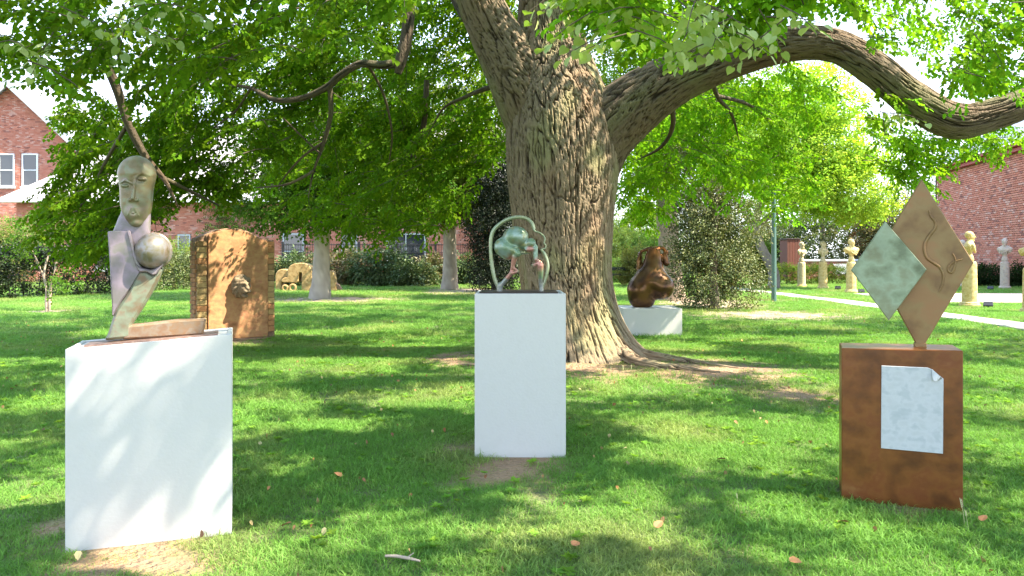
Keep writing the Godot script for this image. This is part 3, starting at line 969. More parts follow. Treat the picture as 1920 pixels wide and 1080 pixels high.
func linden() -> void:
	var t := thing("linden_tree", "huge old linden tree with furrowed grey-brown trunk and one long arching limb", "tree", TRUNK)
	var here := -TRUNK
	var dc := 11.3
	var root_dirs := [[Vector3(0.80, 0, 0.60), 0.75], [Vector3(0.95, 0, -0.25), 0.6], [Vector3(0.15, 0, 1.0), 0.55], [Vector3(-0.6, 0, 0.75), 0.55], [Vector3(-0.95, 0, -0.2), 0.5], [Vector3(0.0, 0, -1.0), 0.5]]
	var shape := func(_ang: float, nn: Vector3, _l: float, r: float, p: Vector3) -> float:
		var hgt := maxf(p.y, -0.3)
		var fl := 0.0
		for q in root_dirs:
			fl += pow(maxf(0.0, nn.dot(q[0].normalized())), 7.0) * q[1]
		return r + (0.10 + fl * 0.5) * exp(-maxf(hgt, 0.0) * 2.3) + 0.12 * maxf(0.0, nn.dot(Vector3(0.7, 0, 0.7))) * exp(-pow((p.y - 3.0) / 0.9, 2.0))
	var pts := path_px([[1090, 735, dc], [1078, 650, dc], [1062, 540, dc], [1054, 420, dc], [1050, 320, dc], [1043, 210, dc], [1034, 100, dc], [1026, 0, dc], [1020, -120, dc], [1012, -320, dc], [1000, -620, dc]])
	for i in pts.size(): pts[i] += here
	part("trunk", bark(pts, radii_px([84, 78, 80, 90, 97, 92, 68, 52, 44, 36, 22], dc), 560, 460, 0.030, 11, shape), M.trunk_bark, t)
	var limbs := [
		[[[1085, 330, 11.3], [1120, 262, 11.25], [1178, 205, 11.1], [1262, 150, 10.9], [1370, 108, 10.7], [1485, 82, 10.4], [1570, 88, 10.2], [1640, 130, 10.0], [1712, 186, 9.9], [1790, 226, 9.8], [1870, 212, 9.7], [1960, 178, 9.6], [2100, 120, 9.5], [2300, 20, 9.3]], [70, 64, 58, 47, 38, 32, 29, 30, 32, 33, 28, 25, 22, 14], 320, 170, 0.024],
		[[[1010, 240, 11.3], [985, 170, 11.2], [945, 95, 11.1], [912, 30, 11.0], [885, -40, 10.9], [850, -160, 10.8], [800, -340, 10.4]], [58, 60, 50, 43, 40, 34, 20], 200, 170, 0.024],
		[[[985, 200, 11.5], [955, 148, 11.9], [922, 105, 12.2], [890, 55, 12.5], [860, 5, 12.8], [830, -60, 13.2]], [16, 15, 13, 12, 11, 9], 60, 36, 0.01],
		[[[775, -60, 10.0], [768, 10, 10.0], [762, 70, 10.0], [752, 112, 10.0], [746, 138, 10.0]], [11, 11, 11, 11, 6], 50, 36, 0.009],
		[[[752, 118, 10.0], [715, 122, 10.0], [675, 120, 10.05], [640, 140, 10.1], [612, 164, 10.2], [565, 184, 10.3], [515, 187, 10.4], [470, 165, 10.6], [430, 160, 10.8]], [9, 7.5, 7, 7, 6, 5.5, 4.5, 3, 2], 60, 24, 0.006],
		[[[618, 160, 10.2], [620, 215, 10.3], [606, 270, 10.5], [588, 320, 10.7], [578, 370, 10.8]], [5, 4.2, 3.4, 2, 0.5], 40, 16, 0.004],
		[[[110, -60, 9.6], [140, 10, 9.7], [178, 78, 9.9], [215, 155, 10.1], [240, 230, 10.3], [272, 292, 10.5], [310, 340, 10.7], [335, 390, 10.9]], [10, 10, 9, 8.5, 7.5, 6, 3.5, 0.8], 70, 28, 0.007],
		[[[958, 155, 11.6], [915, 165, 11.7], [872, 182, 11.8], [830, 205, 11.9], [800, 260, 12.0]], [7, 5, 3.5, 2, 0.5], 40, 16, 0.004],
		[[[605, 268, 10.5], [570, 292, 10.6], [545, 318, 10.7], [520, 350, 10.9]], [3, 2.4, 1.8, 1], 30, 12, 0.003],
		[[[602, 290, 10.5], [560, 250, 10.3], [530, 220, 10.2]], [2, 1.6, 1], 24, 10, 0.002],
		[[[590, 320, 10.6], [540, 345, 10.8], [480, 352, 11.0]], [3, 2, 1], 24, 10, 0.003],
		[[[690, 121, 10.1], [720, 180, 10.6], [735, 250, 11.0], [730, 300, 11.4]], [3, 2.4, 1.8, 1], 30, 12, 0.003],
		[[[800, 150, 13.0], [795, 230, 13.2], [775, 290, 13.4], [760, 330, 13.6]], [5, 5, 4, 2], 30, 14, 0.004],
		[[[470, 166, 10.6], [440, 210, 10.9], [400, 240, 11.2]], [2.5, 2, 1], 24, 10, 0.003],
		[[[500, 0, 9.0], [470, 60, 9.4], [430, 110, 9.8], [380, 140, 10.2]], [4, 3.5, 3, 1.5], 30, 12, 0.003],
		[[[240, 232, 10.3], [200, 300, 11.0], [170, 360, 11.6], [140, 400, 12.2]], [4, 3, 2.5, 1], 30, 12, 0.003],
		[[[300, 330, 10.7], [360, 360, 11.2], [410, 385, 11.6]], [4, 3, 1.5], 24, 12, 0.003],
		[[[1345, 180, 12.6], [1400, 195, 13.2], [1450, 230, 13.8]], [4, 3, 1.5], 24, 12, 0.003],
		[[[1430, 60, 8.5], [1350, 20, 8.0], [1280, 0, 7.6]], [4, 3, 2], 24, 12, 0.003],
		[[[1330, 130, 12.0], [1345, 180, 12.6], [1372, 215, 13.2], [1385, 262, 13.6]], [5, 4, 3, 0.6], 40, 16, 0.004],
		[[[1250, 150, 11.3], [1262, 230, 12.0], [1240, 275, 12.6], [1195, 300, 13.0]], [6, 4.5, 3, 0.6], 40, 16, 0.004],
	]
	for i in limbs.size():
		var l: Array = limbs[i]
		var lp := path_px(l[0])
		var rr := []
		for j in lp.size():
			rr.append(l[1][j] * float(l[0][j][2]) / F)
			lp[j] += here
		part("limb" if i < 3 else "branch", bark(lp, rr, l[2], l[3], l[4], 20 + i, null, [0.62, 0.85][i] if i < 2 else 0.38), M.trunk_bark, t)
	# roots that run over the lawn to the right
	for q in [[[[1150, 668, 10.9], [1196, 668, 10.8], [1250, 676, 10.7], [1305, 690, 10.5], [1350, 704, 10.3], [1395, 716, 10.1]], [26, 18, 13, 9, 5, 1.5]],
			[[[1150, 672, 10.7], [1180, 690, 10.45], [1225, 706, 10.15], [1290, 716, 9.95], [1350, 722, 9.8]], [24, 17, 12, 9, 4]],
			[[[1040, 672, 10.9], [1000, 690, 10.4], [930, 706, 10.1], [860, 690, 10.3]], [26, 18, 12, 5]]]:
		var lp := path_px(q[0])
		var rr := []
		for j in lp.size():
			rr.append(q[1][j] * 0.78 * float(q[0][j][2]) / F)
			lp[j].y = gy(lp[j].x, lp[j].z) + rr[j] * (0.8 - 0.36 * j)
			lp[j] += here
		part("root", bark(lp, rr, 120, 60, 0.03, 41), M.bark, t)
	# foliage in reach of the eye: boughs as regions, each some metres deep
	var near := Cloud.new()
	var cl := Cloud.new()
	var wood := Geo.new()
	var green := Color(0.122, 0.235, 0.012)
	var regions := [
		[[[-60, -60], [760, -60], [745, 50], [640, 105], [500, 120], [330, 180], [200, 170], [110, 150], [60, 130], [-60, 140]], 6.0, 10.0, 165, -0.15, 0.55, 0],
		[[[120, 200], [330, 190], [360, 260], [330, 320], [315, 380], [290, 430], [230, 470], [140, 480], [60, 430], [80, 370], [125, 300]], 11.0, 15.5, 240, -0.2, 0.7, 0],
		[[[335, 270], [440, 310], [450, 370], [340, 370]], 12.0, 15.0, 26, 0.0, 0.7, 0],
		[[[540, -40], [965, -40], [965, 265], [890, 310], [870, 400], [800, 425], [640, 430], [530, 400], [470, 340], [540, 250], [620, 180]], 12.0, 18.5, 560, -0.25, 0.8, 0],
		[[[280, 40], [660, 60], [580, 250], [440, 330], [330, 300]], 10.0, 15.0, 150, -0.03, 0.7, 0],
		[[[1060, -90], [1580, -90], [1560, -30], [1450, 25], [1370, 80], [1280, 95], [1150, 95], [1120, 60], [1070, 10]], 5.6, 8.5, 150, -0.25, 0.5, 1],
		[[[1165, 210], [1330, 160], [1510, 120], [1570, 160], [1500, 250], [1420, 330], [1320, 345], [1180, 420]], 13.0, 20.0, 250, -0.12, 0.8, 0],
		[[[1540, -60], [1990, -60], [1990, 170], [1880, 175], [1790, 150], [1640, 90]], 8.0, 13.0, 130, -0.15, 0.6, 0],
		[[[1630, 230], [1700, 190], [1990, 240], [1990, 280], [1870, 290], [1800, 290], [1740, 345], [1655, 330]], 11.5, 15.0, 62, -0.1, 0.7, 0],
		[[[1390, 300], [1520, 290], [1530, 390], [1440, 410], [1400, 390]], 15.0, 19.0, 34, -0.2, 0.7, 0],
		[[[1640, 170], [1700, 190], [1700, 230], [1660, 240]], 9.6, 9.9, 3, -1.0, 0.35, 0],
	]
	for r in regions:
		var poly := PackedVector2Array()
		var lo := Vector2(1e9, 1e9); var hi := -lo
		for q in r[0]:
			poly.append(Vector2(q[0], q[1]))
			lo = lo.min(poly[-1]); hi = hi.max(poly[-1])
		var made := 0
		var tries := 0
		while made < r[3] and tries < 6000:
			tries += 1
			var px := Vector2(rng.randf_range(lo.x, hi.x), rng.randf_range(lo.y, hi.y))
			if not Geometry2D.is_point_in_polygon(px, poly): continue
			var p := at(px.x, px.y, rng.randf_range(r[1], r[2]))
			if clump.get_noise_3d(p.x * 0.8, p.y * 1.1, p.z * 0.8) < r[4] + rng.randf_range(-0.1, 0.1): continue
			if lets_sun(p) and rng.randf() < 0.96: continue
			made += 1
			var out := Vector3(p.x - TRUNK.x, 0, p.z - TRUNK.z).normalized()
			var dir := (out * 0.7 + Vector3(rng.randf_range(-1, 1), rng.randf_range(-0.35, 0.35), rng.randf_range(-1, 1)) * 0.9).normalized()
			var L: float = r[5] * rng.randf_range(0.7, 1.4)
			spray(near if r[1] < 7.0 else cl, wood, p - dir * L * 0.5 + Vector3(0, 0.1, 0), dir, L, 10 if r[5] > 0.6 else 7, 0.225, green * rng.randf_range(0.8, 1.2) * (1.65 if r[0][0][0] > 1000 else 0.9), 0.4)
	# the rest of the crown, above the frame
	var high := Cloud.new()
	var tried := 0
	while high.t.size() < 9000 and tried < 60000:
		tried += 1
		var a := rng.randf() * TAU
		var rad := sqrt(rng.randf()) * 14.5
		var x := TRUNK.x + 2.2 + cos(a) * rad
		var z := TRUNK.z + 2.5 + sin(a) * rad * 0.95
		var dome := sqrt(maxf(0.0, 1.0 - pow(rad / 14.6, 2.0)))
		var low := 5.4 - 1.2 * (1.0 - dome)
		var y := low + rng.randf() * rng.randf() * 7.0 * dome + rng.randf() * 1.0
		if z < -1.0 and absf(x) < -z * 0.70 and y < EYE + 520.0 / F * -z: y += EYE + 520.0 / F * -z - y + rng.randf() * 1.2
		if y > 14.0: continue
		var p := Vector3(x, y, z)
		if clump.get_noise_3d(x * 0.42, y * 0.42, z * 0.42) < -0.16: continue
		if lets_sun(p): continue
		for s in 4:
			var o := p + Vector3(rng.randf_range(-0.6, 0.6), rng.randf_range(-0.3, 0.3), rng.randf_range(-0.6, 0.6))
			if lets_sun(o): continue
			put_sprig(high, o, Vector3(rng.randf_range(-1, 1), rng.randf_range(-0.7, 0.3), rng.randf_range(-1, 1)).normalized(), Vector3(rng.randf_range(-0.6, 0.6), 1, rng.randf_range(-0.6, 0.6)), 0.5, green)
	# boughs that shade the lawn in front: where the sun would reach the ground away from the sunny spots
	for i in 7000:
		var py := 1085.0 - 470.0 * pow(rng.randf(), 0.8)
		var g0 := on_ground(rng.randf_range(-900.0, 2000.0), py)
		if i % 5 == 0:
			# what would fall on the left plinth's front, in slanting bands
			if rng.randf() > 0.035: continue
			var fu := rng.randf(); var fv := rng.randf()
			g0 = Vector3(lerpf(-2.19, -1.46, fu), fv, lerpf(-3.92, -4.17, fu))
			g0 -= SUN * (g0.y / SUN.y)
		elif i % 5 == 1: g0 = Vector3(rng.randf_range(-1.4, 0.4), 0, rng.randf_range(-6.2, -5.7))
		var hgt := rng.randf_range(5.6, 9.0)
		var p := g0 - SUN / SUN.y * -hgt
		if Vector2(p.x - TRUNK.x - 2.2, p.z - TRUNK.z - 2.5).length() > 15.0: continue
		if p.z < -1.0 and absf(p.x) < -p.z * 0.70 and p.y < EYE + 540.0 / F * -p.z: continue
		if clump.get_noise_3d(p.x * 0.5 + 60.0, p.y * 0.3, p.z * 0.5) < -0.12: continue
		for s in 2:
			var o := p + Vector3(rng.randf_range(-0.3, 0.3), rng.randf_range(-0.3, 0.3), rng.randf_range(-0.3, 0.3))
			if lets_sun(o): continue
			put_sprig(high, o, Vector3(rng.randf_range(-1, 1), rng.randf_range(-0.7, 0.3), rng.randf_range(-1, 1)).normalized(), Vector3(rng.randf_range(-0.6, 0.6), 1, rng.randf_range(-0.6, 0.6)), 0.42, green)
	var s1 := sprig_mesh(9, 0.27, 0.46, true, 0.05, 1)
	var s2 := sprig_mesh(9, 0.27, 0.46, false, 0.06, 2)
	for cn in [["near_foliage", s1, near], ["foliage", s1, cl], ["upper_crown", s2, high]]:
		var c: Cloud = cn[2]
		for i in c.t.size(): c.t[i].origin += here
		cloud_node(cn[0], cn[1], M.leaf, c, t)
	for i in wood.v.size(): wood.v[i] += here
	var tw := part("twigs", wood.mesh(), M.twig, t)
	tw.set_meta("kind", "stuff")
	# the leaves that hang nearest, each by itself
	var lm: Array[ArrayMesh] = []
	for k in 4:
		var g := Geo.new()
		heart_leaf(g, 0.42 + 0.03 * k, 0.1 * k - 0.15)
		g.tube([Vector3(0, -0.45, 0.05), Vector3(0, 0.02, 0)], [0.012, 0.012], 3, Color.WHITE, false)
		lm.append(g.mesh())
	var lmats := []
	for k in 5:
		var m: StandardMaterial3D = M.leaf.duplicate()
		m.vertex_color_use_as_albedo = false
		m.metallic_specular = 0.05
		m.albedo_color = lin(0.065 + 0.014 * k, 0.145 + 0.016 * k, 0.004 + 0.001 * k)
		lmats.append(m)
	var stems := [[1150, 20, 5.2, 160, 60], [1180, 70, 5.2, 70, 50], [1330, 30, 5.0, 90, 50], [1440, 40, 5.0, 110, 50], [1070, 0, 5.6, 50, 40], [1360, 80, 5.2, 40, 50], [1240, 30, 5.0, 120, 50], [180, 40, 6.2, 160, 70], [60, 90, 6.2, 90, 60], [330, 20, 6.2, 110, 50], [1670, 235, 9.0, 40, 25]]
	var twg := Geo.new()
	var count := 0
	for s in stems:
		for b in 4:
			var p := at(s[0] + rng.randf_range(-1, 1) * s[3] * 0.5, s[1] + rng.randf_range(-1, 1) * s[4] * 0.5 - 20, s[2] + rng.randf_range(-0.3, 0.3))
			var dr := Vector3(rng.randf_range(-1, 1), -0.35, rng.randf_range(-0.5, 0.8)).normalized()
			var tip := p + dr * 0.42
			twg.tube([p + here, p.lerp(tip, 0.5) + Vector3(0, 0.02, 0) + here, tip + here], [0.005, 0.004, 0.002], 4, Color.WHITE, false)
			for i in 7:
				if count >= 300: break
				count += 1
				var o := part("leaf", lm[rng.randi() % 4], lmats[rng.randi() % (5 if s[0] > 400 else 2)], t)
				var f := (i + 0.5) / 7.0
				var lat := dr.cross(Vector3.UP).normalized() * (1.0 if i % 2 else -1.0)
				var y := (lat * 0.8 + dr * 0.5 + Vector3(0, rng.randf_range(-1.0, -0.1), 0)).normalized()
				var sz := rng.randf_range(0.058, 0.088)
				var zz := Vector3(rng.randf_range(-0.8, 0.8), 1.0, rng.randf_range(0.0, 0.9))
				var xx := y.cross(zz).normalized()
				o.transform = Transform3D(Basis(xx * sz, y * sz, xx.cross(y) * sz), p.lerp(tip, f) + y * 0.45 * sz + here)
	var tg := part("twigs", twg.mesh(), M.twig, t)
	tg.set_meta("kind", "stuff")

func heart_leaf(g: Geo, width: float, bend: float) -> void:
	var outline := [[0.0, 0.03], [0.35, -0.05], [0.72, 0.0], [0.97, 0.2], [1.0, 0.4], [0.86, 0.6], [0.6, 0.77], [0.3, 0.9], [0.07, 1.0], [0.0, 1.1]]
	for s in [-1.0, 1.0]:
		for i in outline.size() - 1:
			var P := []
			for q in [outline[i], outline[i + 1]]:
				var x: float = q[0]
				var y: float = q[1]
				P.append(Vector3(s * x * width + bend * y * y * 0.3, y, 0.16 * x * (1.0 - 0.5 * x) - 0.14 * y * y + 0.02 * sin(y * 14.0) * x))
				P.append(Vector3(bend * y * y * 0.3, clampf(y, 0.03, 1.1), -0.14 * y * y))
			if s > 0: g.quad(P[1], P[3], P[2], P[0])
			else: g.quad(P[1], P[0], P[2], P[3])

# ------------------------------------------------------------------ other trees
var far_sprig: ArrayMesh
var holly_sprig: ArrayMesh
func crown_blob(cl: Cloud, c: Vector3, r: Vector3, n: int, size: float, tint: Color, thr := -0.15, shell := 0.45) -> void:
	var made := 0
	var tries := 0
	while made < n and tries < n * 8:
		tries += 1
		var d := Vector3(rng.randfn(), rng.randfn(), rng.randfn()).normalized()
		var f := pow(rng.randf(), shell)
		var p := c + d * r * f * (1.0 + 0.25 * clump.get_noise_3d(d.x * 1.6 + c.x, d.y * 1.6, d.z * 1.6))
		if clump.get_noise_3d(p.x * 0.6, p.y * 0.8, p.z * 0.6) < thr: continue
		if p.y < 0.05: continue
		if lets_sun(p) and rng.randf() < 0.8: continue
		made += 1
		put_sprig(cl, p, (d + Vector3(rng.randf_range(-1, 1), rng.randf_range(-0.9, 0.5), rng.randf_range(-1, 1))).normalized(), Vector3(rng.randf_range(-0.7, 0.7), 1, rng.randf_range(-0.7, 0.7)), size * rng.randf_range(0.8, 1.25), tint)

func smooth_trunk(pts: Array, rad: Array, rings: int, sides: int, tone: Color) -> ArrayMesh:
	var P := curve(pts, rings)
	var R := curve(rad, rings)
	var g := Geo.new()
	for i in rings:
		R[i] = R[i] * (1.0 + 0.06 * clump.get_noise_1d(i * 0.35 + pts[0].x))
	g.tube(P, R, sides, tone)
	for i in g.v.size():
		var q := g.v[i]
		g.v[i] += g.n[i] * 0.035 * clump.get_noise_3d(q.x * 3.0, q.y * 2.0, q.z * 3.0)
		g.c[i] = tone * (1.0 + 0.45 * clump.get_noise_3d(q.x * 5.0, q.y * 2.5, q.z * 5.0))
	return g.mesh()

func simple_tree(called: String, label: String, base: Vector3, trunk_pts: Array, trunk_r: Array, tone: Color, boughs: Array, blobs: Array, size: float, tint: Color, mesh: ArrayMesh, mat: Material) -> Node3D:
	var t := thing(called, label, "tree", base)
	part("trunk", smooth_trunk(trunk_pts, trunk_r, 40, 20, tone), M.bark, t)
	for b in boughs:
		part("limb", smooth_trunk(b[0], b[1], 16, 10, tone), M.bark, t)
	var cl := Cloud.new()
	for b in blobs:
		crown_blob(cl, base + b[0], b[1], b[2], size, tint * rng.randf_range(0.85, 1.15), b[3] if b.size() > 3 else -0.15)
	for i in cl.t.size(): cl.t[i].origin -= base
	cloud_node("crown", mesh, mat, cl, t)
	return t

func trees() -> void:
	far_sprig = sprig_mesh(14, 0.21, 0.46, false, 0.28, 5)
	holly_sprig = sprig_mesh(14, 0.17, 0.34, false, 0.25, 6)
	var grey := Color(0.36, 0.31, 0.25)
	# dark tree left of the middle, its pale trunk in front of the carved stone
	var b := on_ground(600, 560)
	var k := -b.z / F
	simple_tree("shade_tree", "dark green tree with pale smooth trunk beside the carved stone blocks", b,
		[Vector3(0, -0.1, 0), Vector3(0.05, 1.2, 0), Vector3(0.06, 2.6, 0), Vector3(-0.1, 4.5, 0), Vector3(0.1, 7.5, 0), Vector3(0, 10, 0)], [0.40, 0.29, 0.27, 0.24, 0.18, 0.06], grey,
		[[[Vector3(0, 2.9, 0), Vector3(-1.2, 3.8, 0.4), Vector3(-2.6, 4.3, 1.0)], [0.1, 0.07, 0.03]], [[Vector3(0, 3.3, 0), Vector3(1.4, 4.2, 0.6), Vector3(2.8, 4.6, 1.2)], [0.1, 0.07, 0.03]], [[Vector3(0, 4.2, 0), Vector3(0.6, 5.6, 1.4), Vector3(1.0, 6.6, 2.4)], [0.1, 0.07, 0.03]]],
		[[Vector3(-0.9, 4.2, 0.3), Vector3(2.6, 1.9, 2.4), 1500], [Vector3(1.9, 4.4, 0.2), Vector3(2.6, 2.1, 2.4), 1500], [Vector3(0.3, 7.0, 0), Vector3(3.6, 3.0, 3.2), 2400]], 0.5, Color(0.075, 0.15, 0.02), far_sprig, M.leaf)
	b = on_ground(843, 543)
	simple_tree("shade_tree", "yellow-green tree with straight slim trunk left of the dark evergreen", b,
		[Vector3(0, -0.1, 0), Vector3(0.02, 1.2, 0), Vector3(0, 3.0, 0), Vector3(0.1, 5.5, 0), Vector3(0, 9.5, 0)], [0.42, 0.31, 0.29, 0.22, 0.06], grey,
		[[[Vector3(0, 3.4, 0), Vector3(-1.4, 4.4, 0.3), Vector3(-2.8, 4.8, 0.6)], [0.1, 0.07, 0.03]], [[Vector3(0, 3.6, 0), Vector3(1.2, 4.6, 0.6), Vector3(2.4, 5.0, 1.2)], [0.1, 0.07, 0.03]]],
		[[Vector3(-1.2, 4.9, 0.2), Vector3(3.0, 1.9, 2.6), 1500], [Vector3(1.4, 4.7, 0.2), Vector3(2.2, 1.8, 2.4), 1000], [Vector3(0, 7.6, 0), Vector3(3.6, 3.0, 3.0), 1900]], 0.55, Color(0.16, 0.21, 0.035), far_sprig, M.leaf)
	# dark evergreen left of the linden's trunk
	b = on_ground(928, 547)
	simple_tree("evergreen_tree", "very dark dense evergreen just left of the linden trunk", b,
		[Vector3(0, -0.1, 0), Vector3(0, 2, 0), Vector3(0, 5, 0)], [0.16, 0.14, 0.05], Color(0.12, 0.09, 0.07), [],
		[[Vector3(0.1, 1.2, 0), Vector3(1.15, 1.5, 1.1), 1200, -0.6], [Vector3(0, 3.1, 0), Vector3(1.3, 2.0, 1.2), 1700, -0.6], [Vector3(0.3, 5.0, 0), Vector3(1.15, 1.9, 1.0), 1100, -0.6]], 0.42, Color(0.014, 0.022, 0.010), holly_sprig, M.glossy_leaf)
	# holly on the right, silvery in the sun
	b = on_ground(1338, 580)
	simple_tree("holly_bush", "big glossy holly glinting in the sun behind the bronze gourd sculpture", b,
		[Vector3(0.05, -0.1, 0), Vector3(0, 1.2, 0), Vector3(0.1, 3.4, 0)], [0.12, 0.1, 0.04], Color(0.12, 0.09, 0.07), [],
		[[Vector3(0.0, 1.1, 0), Vector3(1.35, 1.3, 1.2), 1500, -0.35], [Vector3(0.1, 2.4, -0.1), Vector3(1.3, 1.4, 1.1), 1500, -0.3], [Vector3(-0.35, 3.4, -0.1), Vector3(0.9, 1.4, 0.8), 800, -0.3]], 0.36, Color(0.12, 0.14, 0.05), holly_sprig, M.glossy_leaf)
	# forked trunk behind the holly
	b = on_ground(1250, 563)
	simple_tree("forked_tree", "tree with forked tan trunk behind the holly and linden limb", b,
		[Vector3(0.2, -0.1, 0), Vector3(0.1, 1.5, 0), Vector3(0.0, 3.2, 0), Vector3(0.12, 4.3, 0), Vector3(0.3, 6.5, 0), Vector3(0.2, 9, 0)], [0.48, 0.36, 0.36, 0.27, 0.2, 0.06], Color(0.33, 0.25, 0.18),
		[[[Vector3(0.0, 3.3, 0), Vector3(-0.45, 4.1, 0), Vector3(-0.9, 5.2, 0), Vector3(-1.4, 6.5, 0.2)], [0.24, 0.2, 0.15, 0.08]]],
		[[Vector3(-0.5, 6.6, 0.2), Vector3(2.6, 2.0, 2.2), 1100], [Vector3(1.6, 6.0, 0), Vector3(2.4, 2.2, 2.2), 1100], [Vector3(0.2, 8.5, 0), Vector3(2.8, 2.2, 2.4), 1000], [Vector3(-1.1, 4.6, 0.4), Vector3(0.9, 1.6, 1.0), 160, 0.0]], 0.5, Color(0.19, 0.31, 0.04), far_sprig, M.leaf)
	# sunlit maple on the right
	b = on_ground(1447, 541)
	simple_tree("maple_tree", "bright sunlit yellow-green maple spreading behind the lamp post", b,
		[Vector3(0.1, -0.1, 0), Vector3(0.05, 0.9, 0), Vector3(-0.5, 2.0, 0), Vector3(-0.75, 3.2, 0), Vector3(0.0, 5.5, 0), Vector3(0.3, 8.5, 0)], [0.3, 0.24, 0.22, 0.2, 0.15, 0.05], Color(0.2, 0.17, 0.15),
		[[[Vector3(-0.7, 3.0, 0), Vector3(1.2, 4.2, 0.6), Vector3(3.0, 4.6, 1.2)], [0.14, 0.1, 0.04]]],
		[[Vector3(0.8, 5.0, 1.0), Vector3(2.4, 1.4, 2.0), 900], [Vector3(3.0, 4.6, 1.4), Vector3(2.3, 1.5, 2.0), 1100], [Vector3(2.4, 6.6, 0.6), Vector3(2.8, 1.8, 2.2), 1300], [Vector3(-0.4, 7.2, 0), Vector3(2.8, 1.8, 2.4), 1000], [Vector3(1.6, 8.8, 0), Vector3(2.8, 1.7, 2.4), 900]], 0.55, Color(0.38, 0.54, 0.07), far_sprig, M.leaf)
	# sapling on the left
	b = on_ground(90, 584)
	var sap := thing("sapling", "thin two-stemmed young tree in front of the left hedge", "tree", b)
	k = -b.z / F
	for s in [[[Vector3(-0.03, -0.1, 0), Vector3(-3 * k, 24 * k, 0), Vector3(-7 * k, 62 * k, 0), Vector3(-24 * k, 112 * k, 0.1), Vector3(-34 * k, 150 * k, 0.2)], [0.04, 0.032, 0.025, 0.018, 0.006]],
			[[Vector3(0.04, -0.1, 0), Vector3(4 * k, 30 * k, 0), Vector3(8 * k, 52 * k, 0.05), Vector3(20 * k, 92 * k, 0.1), Vector3(27 * k, 145 * k, 0.1)], [0.038, 0.03, 0.024, 0.02, 0.006]],
			[[Vector3(-7 * k, 60 * k, 0), Vector3(-6 * k, 82 * k, 0), Vector3(-2 * k, 112 * k, -0.1), Vector3(2 * k, 150 * k, -0.1)], [0.02, 0.015, 0.01, 0.005]]]:
		part("stem", smooth_trunk(s[0], s[1], 20, 8, Color(0.38, 0.29, 0.22)), M.bark, sap)
	var cl := Cloud.new()
	for q in [[Vector3(-30 * k, 150 * k, 0.1), Vector3(0.7, 0.45, 0.6), 60], [Vector3(10 * k, 160 * k, 0), Vector3(0.9, 0.5, 0.6), 80], [Vector3(-48 * k, 112 * k, 0.2), Vector3(0.35, 0.15, 0.3), 16], [Vector3(42 * k, 66 * k, 0.2), Vector3(0.35, 0.12, 0.3), 14], [Vector3(26 * k, 44 * k, 0.2), Vector3(0.2, 0.1, 0.2), 8]]:
		crown_blob(cl, b + q[0], q[1], q[2], 0.3, Color(0.13, 0.24, 0.04), -1.0)
	for i in cl.t.size(): cl.t[i].origin -= b
	cloud_node("crown", far_sprig, M.leaf, cl, sap)
	# trees far behind, in the gaps
	var far := [[1185, 512, 62.0, 2.6, 5.0, Color(0.20, 0.27, 0.06), "pale yellow-green bushy tree seen in the gap right of the linden trunk"], [1540, 500, 66.0, 5.0, 6.6, Color(0.11, 0.15, 0.06), "olive bushy tree behind the row of busts, left of the diamonds"],
		[1660, 500, 60.0, 4.2, 6.2, Color(0.12, 0.12, 0.06), "dark olive tree behind the teal diamond"], [1440, 500, 70.0, 3.5, 4.5, Color(0.13, 0.15, 0.08), "grey-green bushy tree behind the maple trunk"],
		[-60, 500, 60.0, 4.0, 4.2, Color(0.20, 0.25, 0.08), "pale shrubby tree in front of the gabled house"], [1000, 480, 80.0, 10.0, 9.0, Color(0.12, 0.2, 0.04), "broad green tree far behind the linden trunk"],
		[1330, 480, 78.0, 9.0, 8.5, Color(0.13, 0.2, 0.04), "broad green tree far behind the holly"], [1720, 480, 84.0, 8.0, 9.0, Color(0.12, 0.18, 0.05), "tall green tree beyond the corner of the brick hall"]]
	for f in far:
		var p := at(f[0], 483, f[2])
		p.y = 0.0
		simple_tree("background_tree", f[6], p, [Vector3(0, -0.1, 0), Vector3(0.1, f[4] * 0.5, 0), Vector3(0, f[4] * 0.9, 0)], [0.3, 0.22, 0.08], Color(0.2, 0.16, 0.13), [],
			[[Vector3(0, f[4] * 0.36, 0), Vector3(f[3], f[4] * 0.38, f[3] * 0.8), 700, -0.4], [Vector3(f[3] * 0.2, f[4] * 0.7, 0), Vector3(f[3] * 0.8, f[4] * 0.34, f[3] * 0.7), 600, -0.3]], 0.75, f[5], far_sprig, M.leaf)

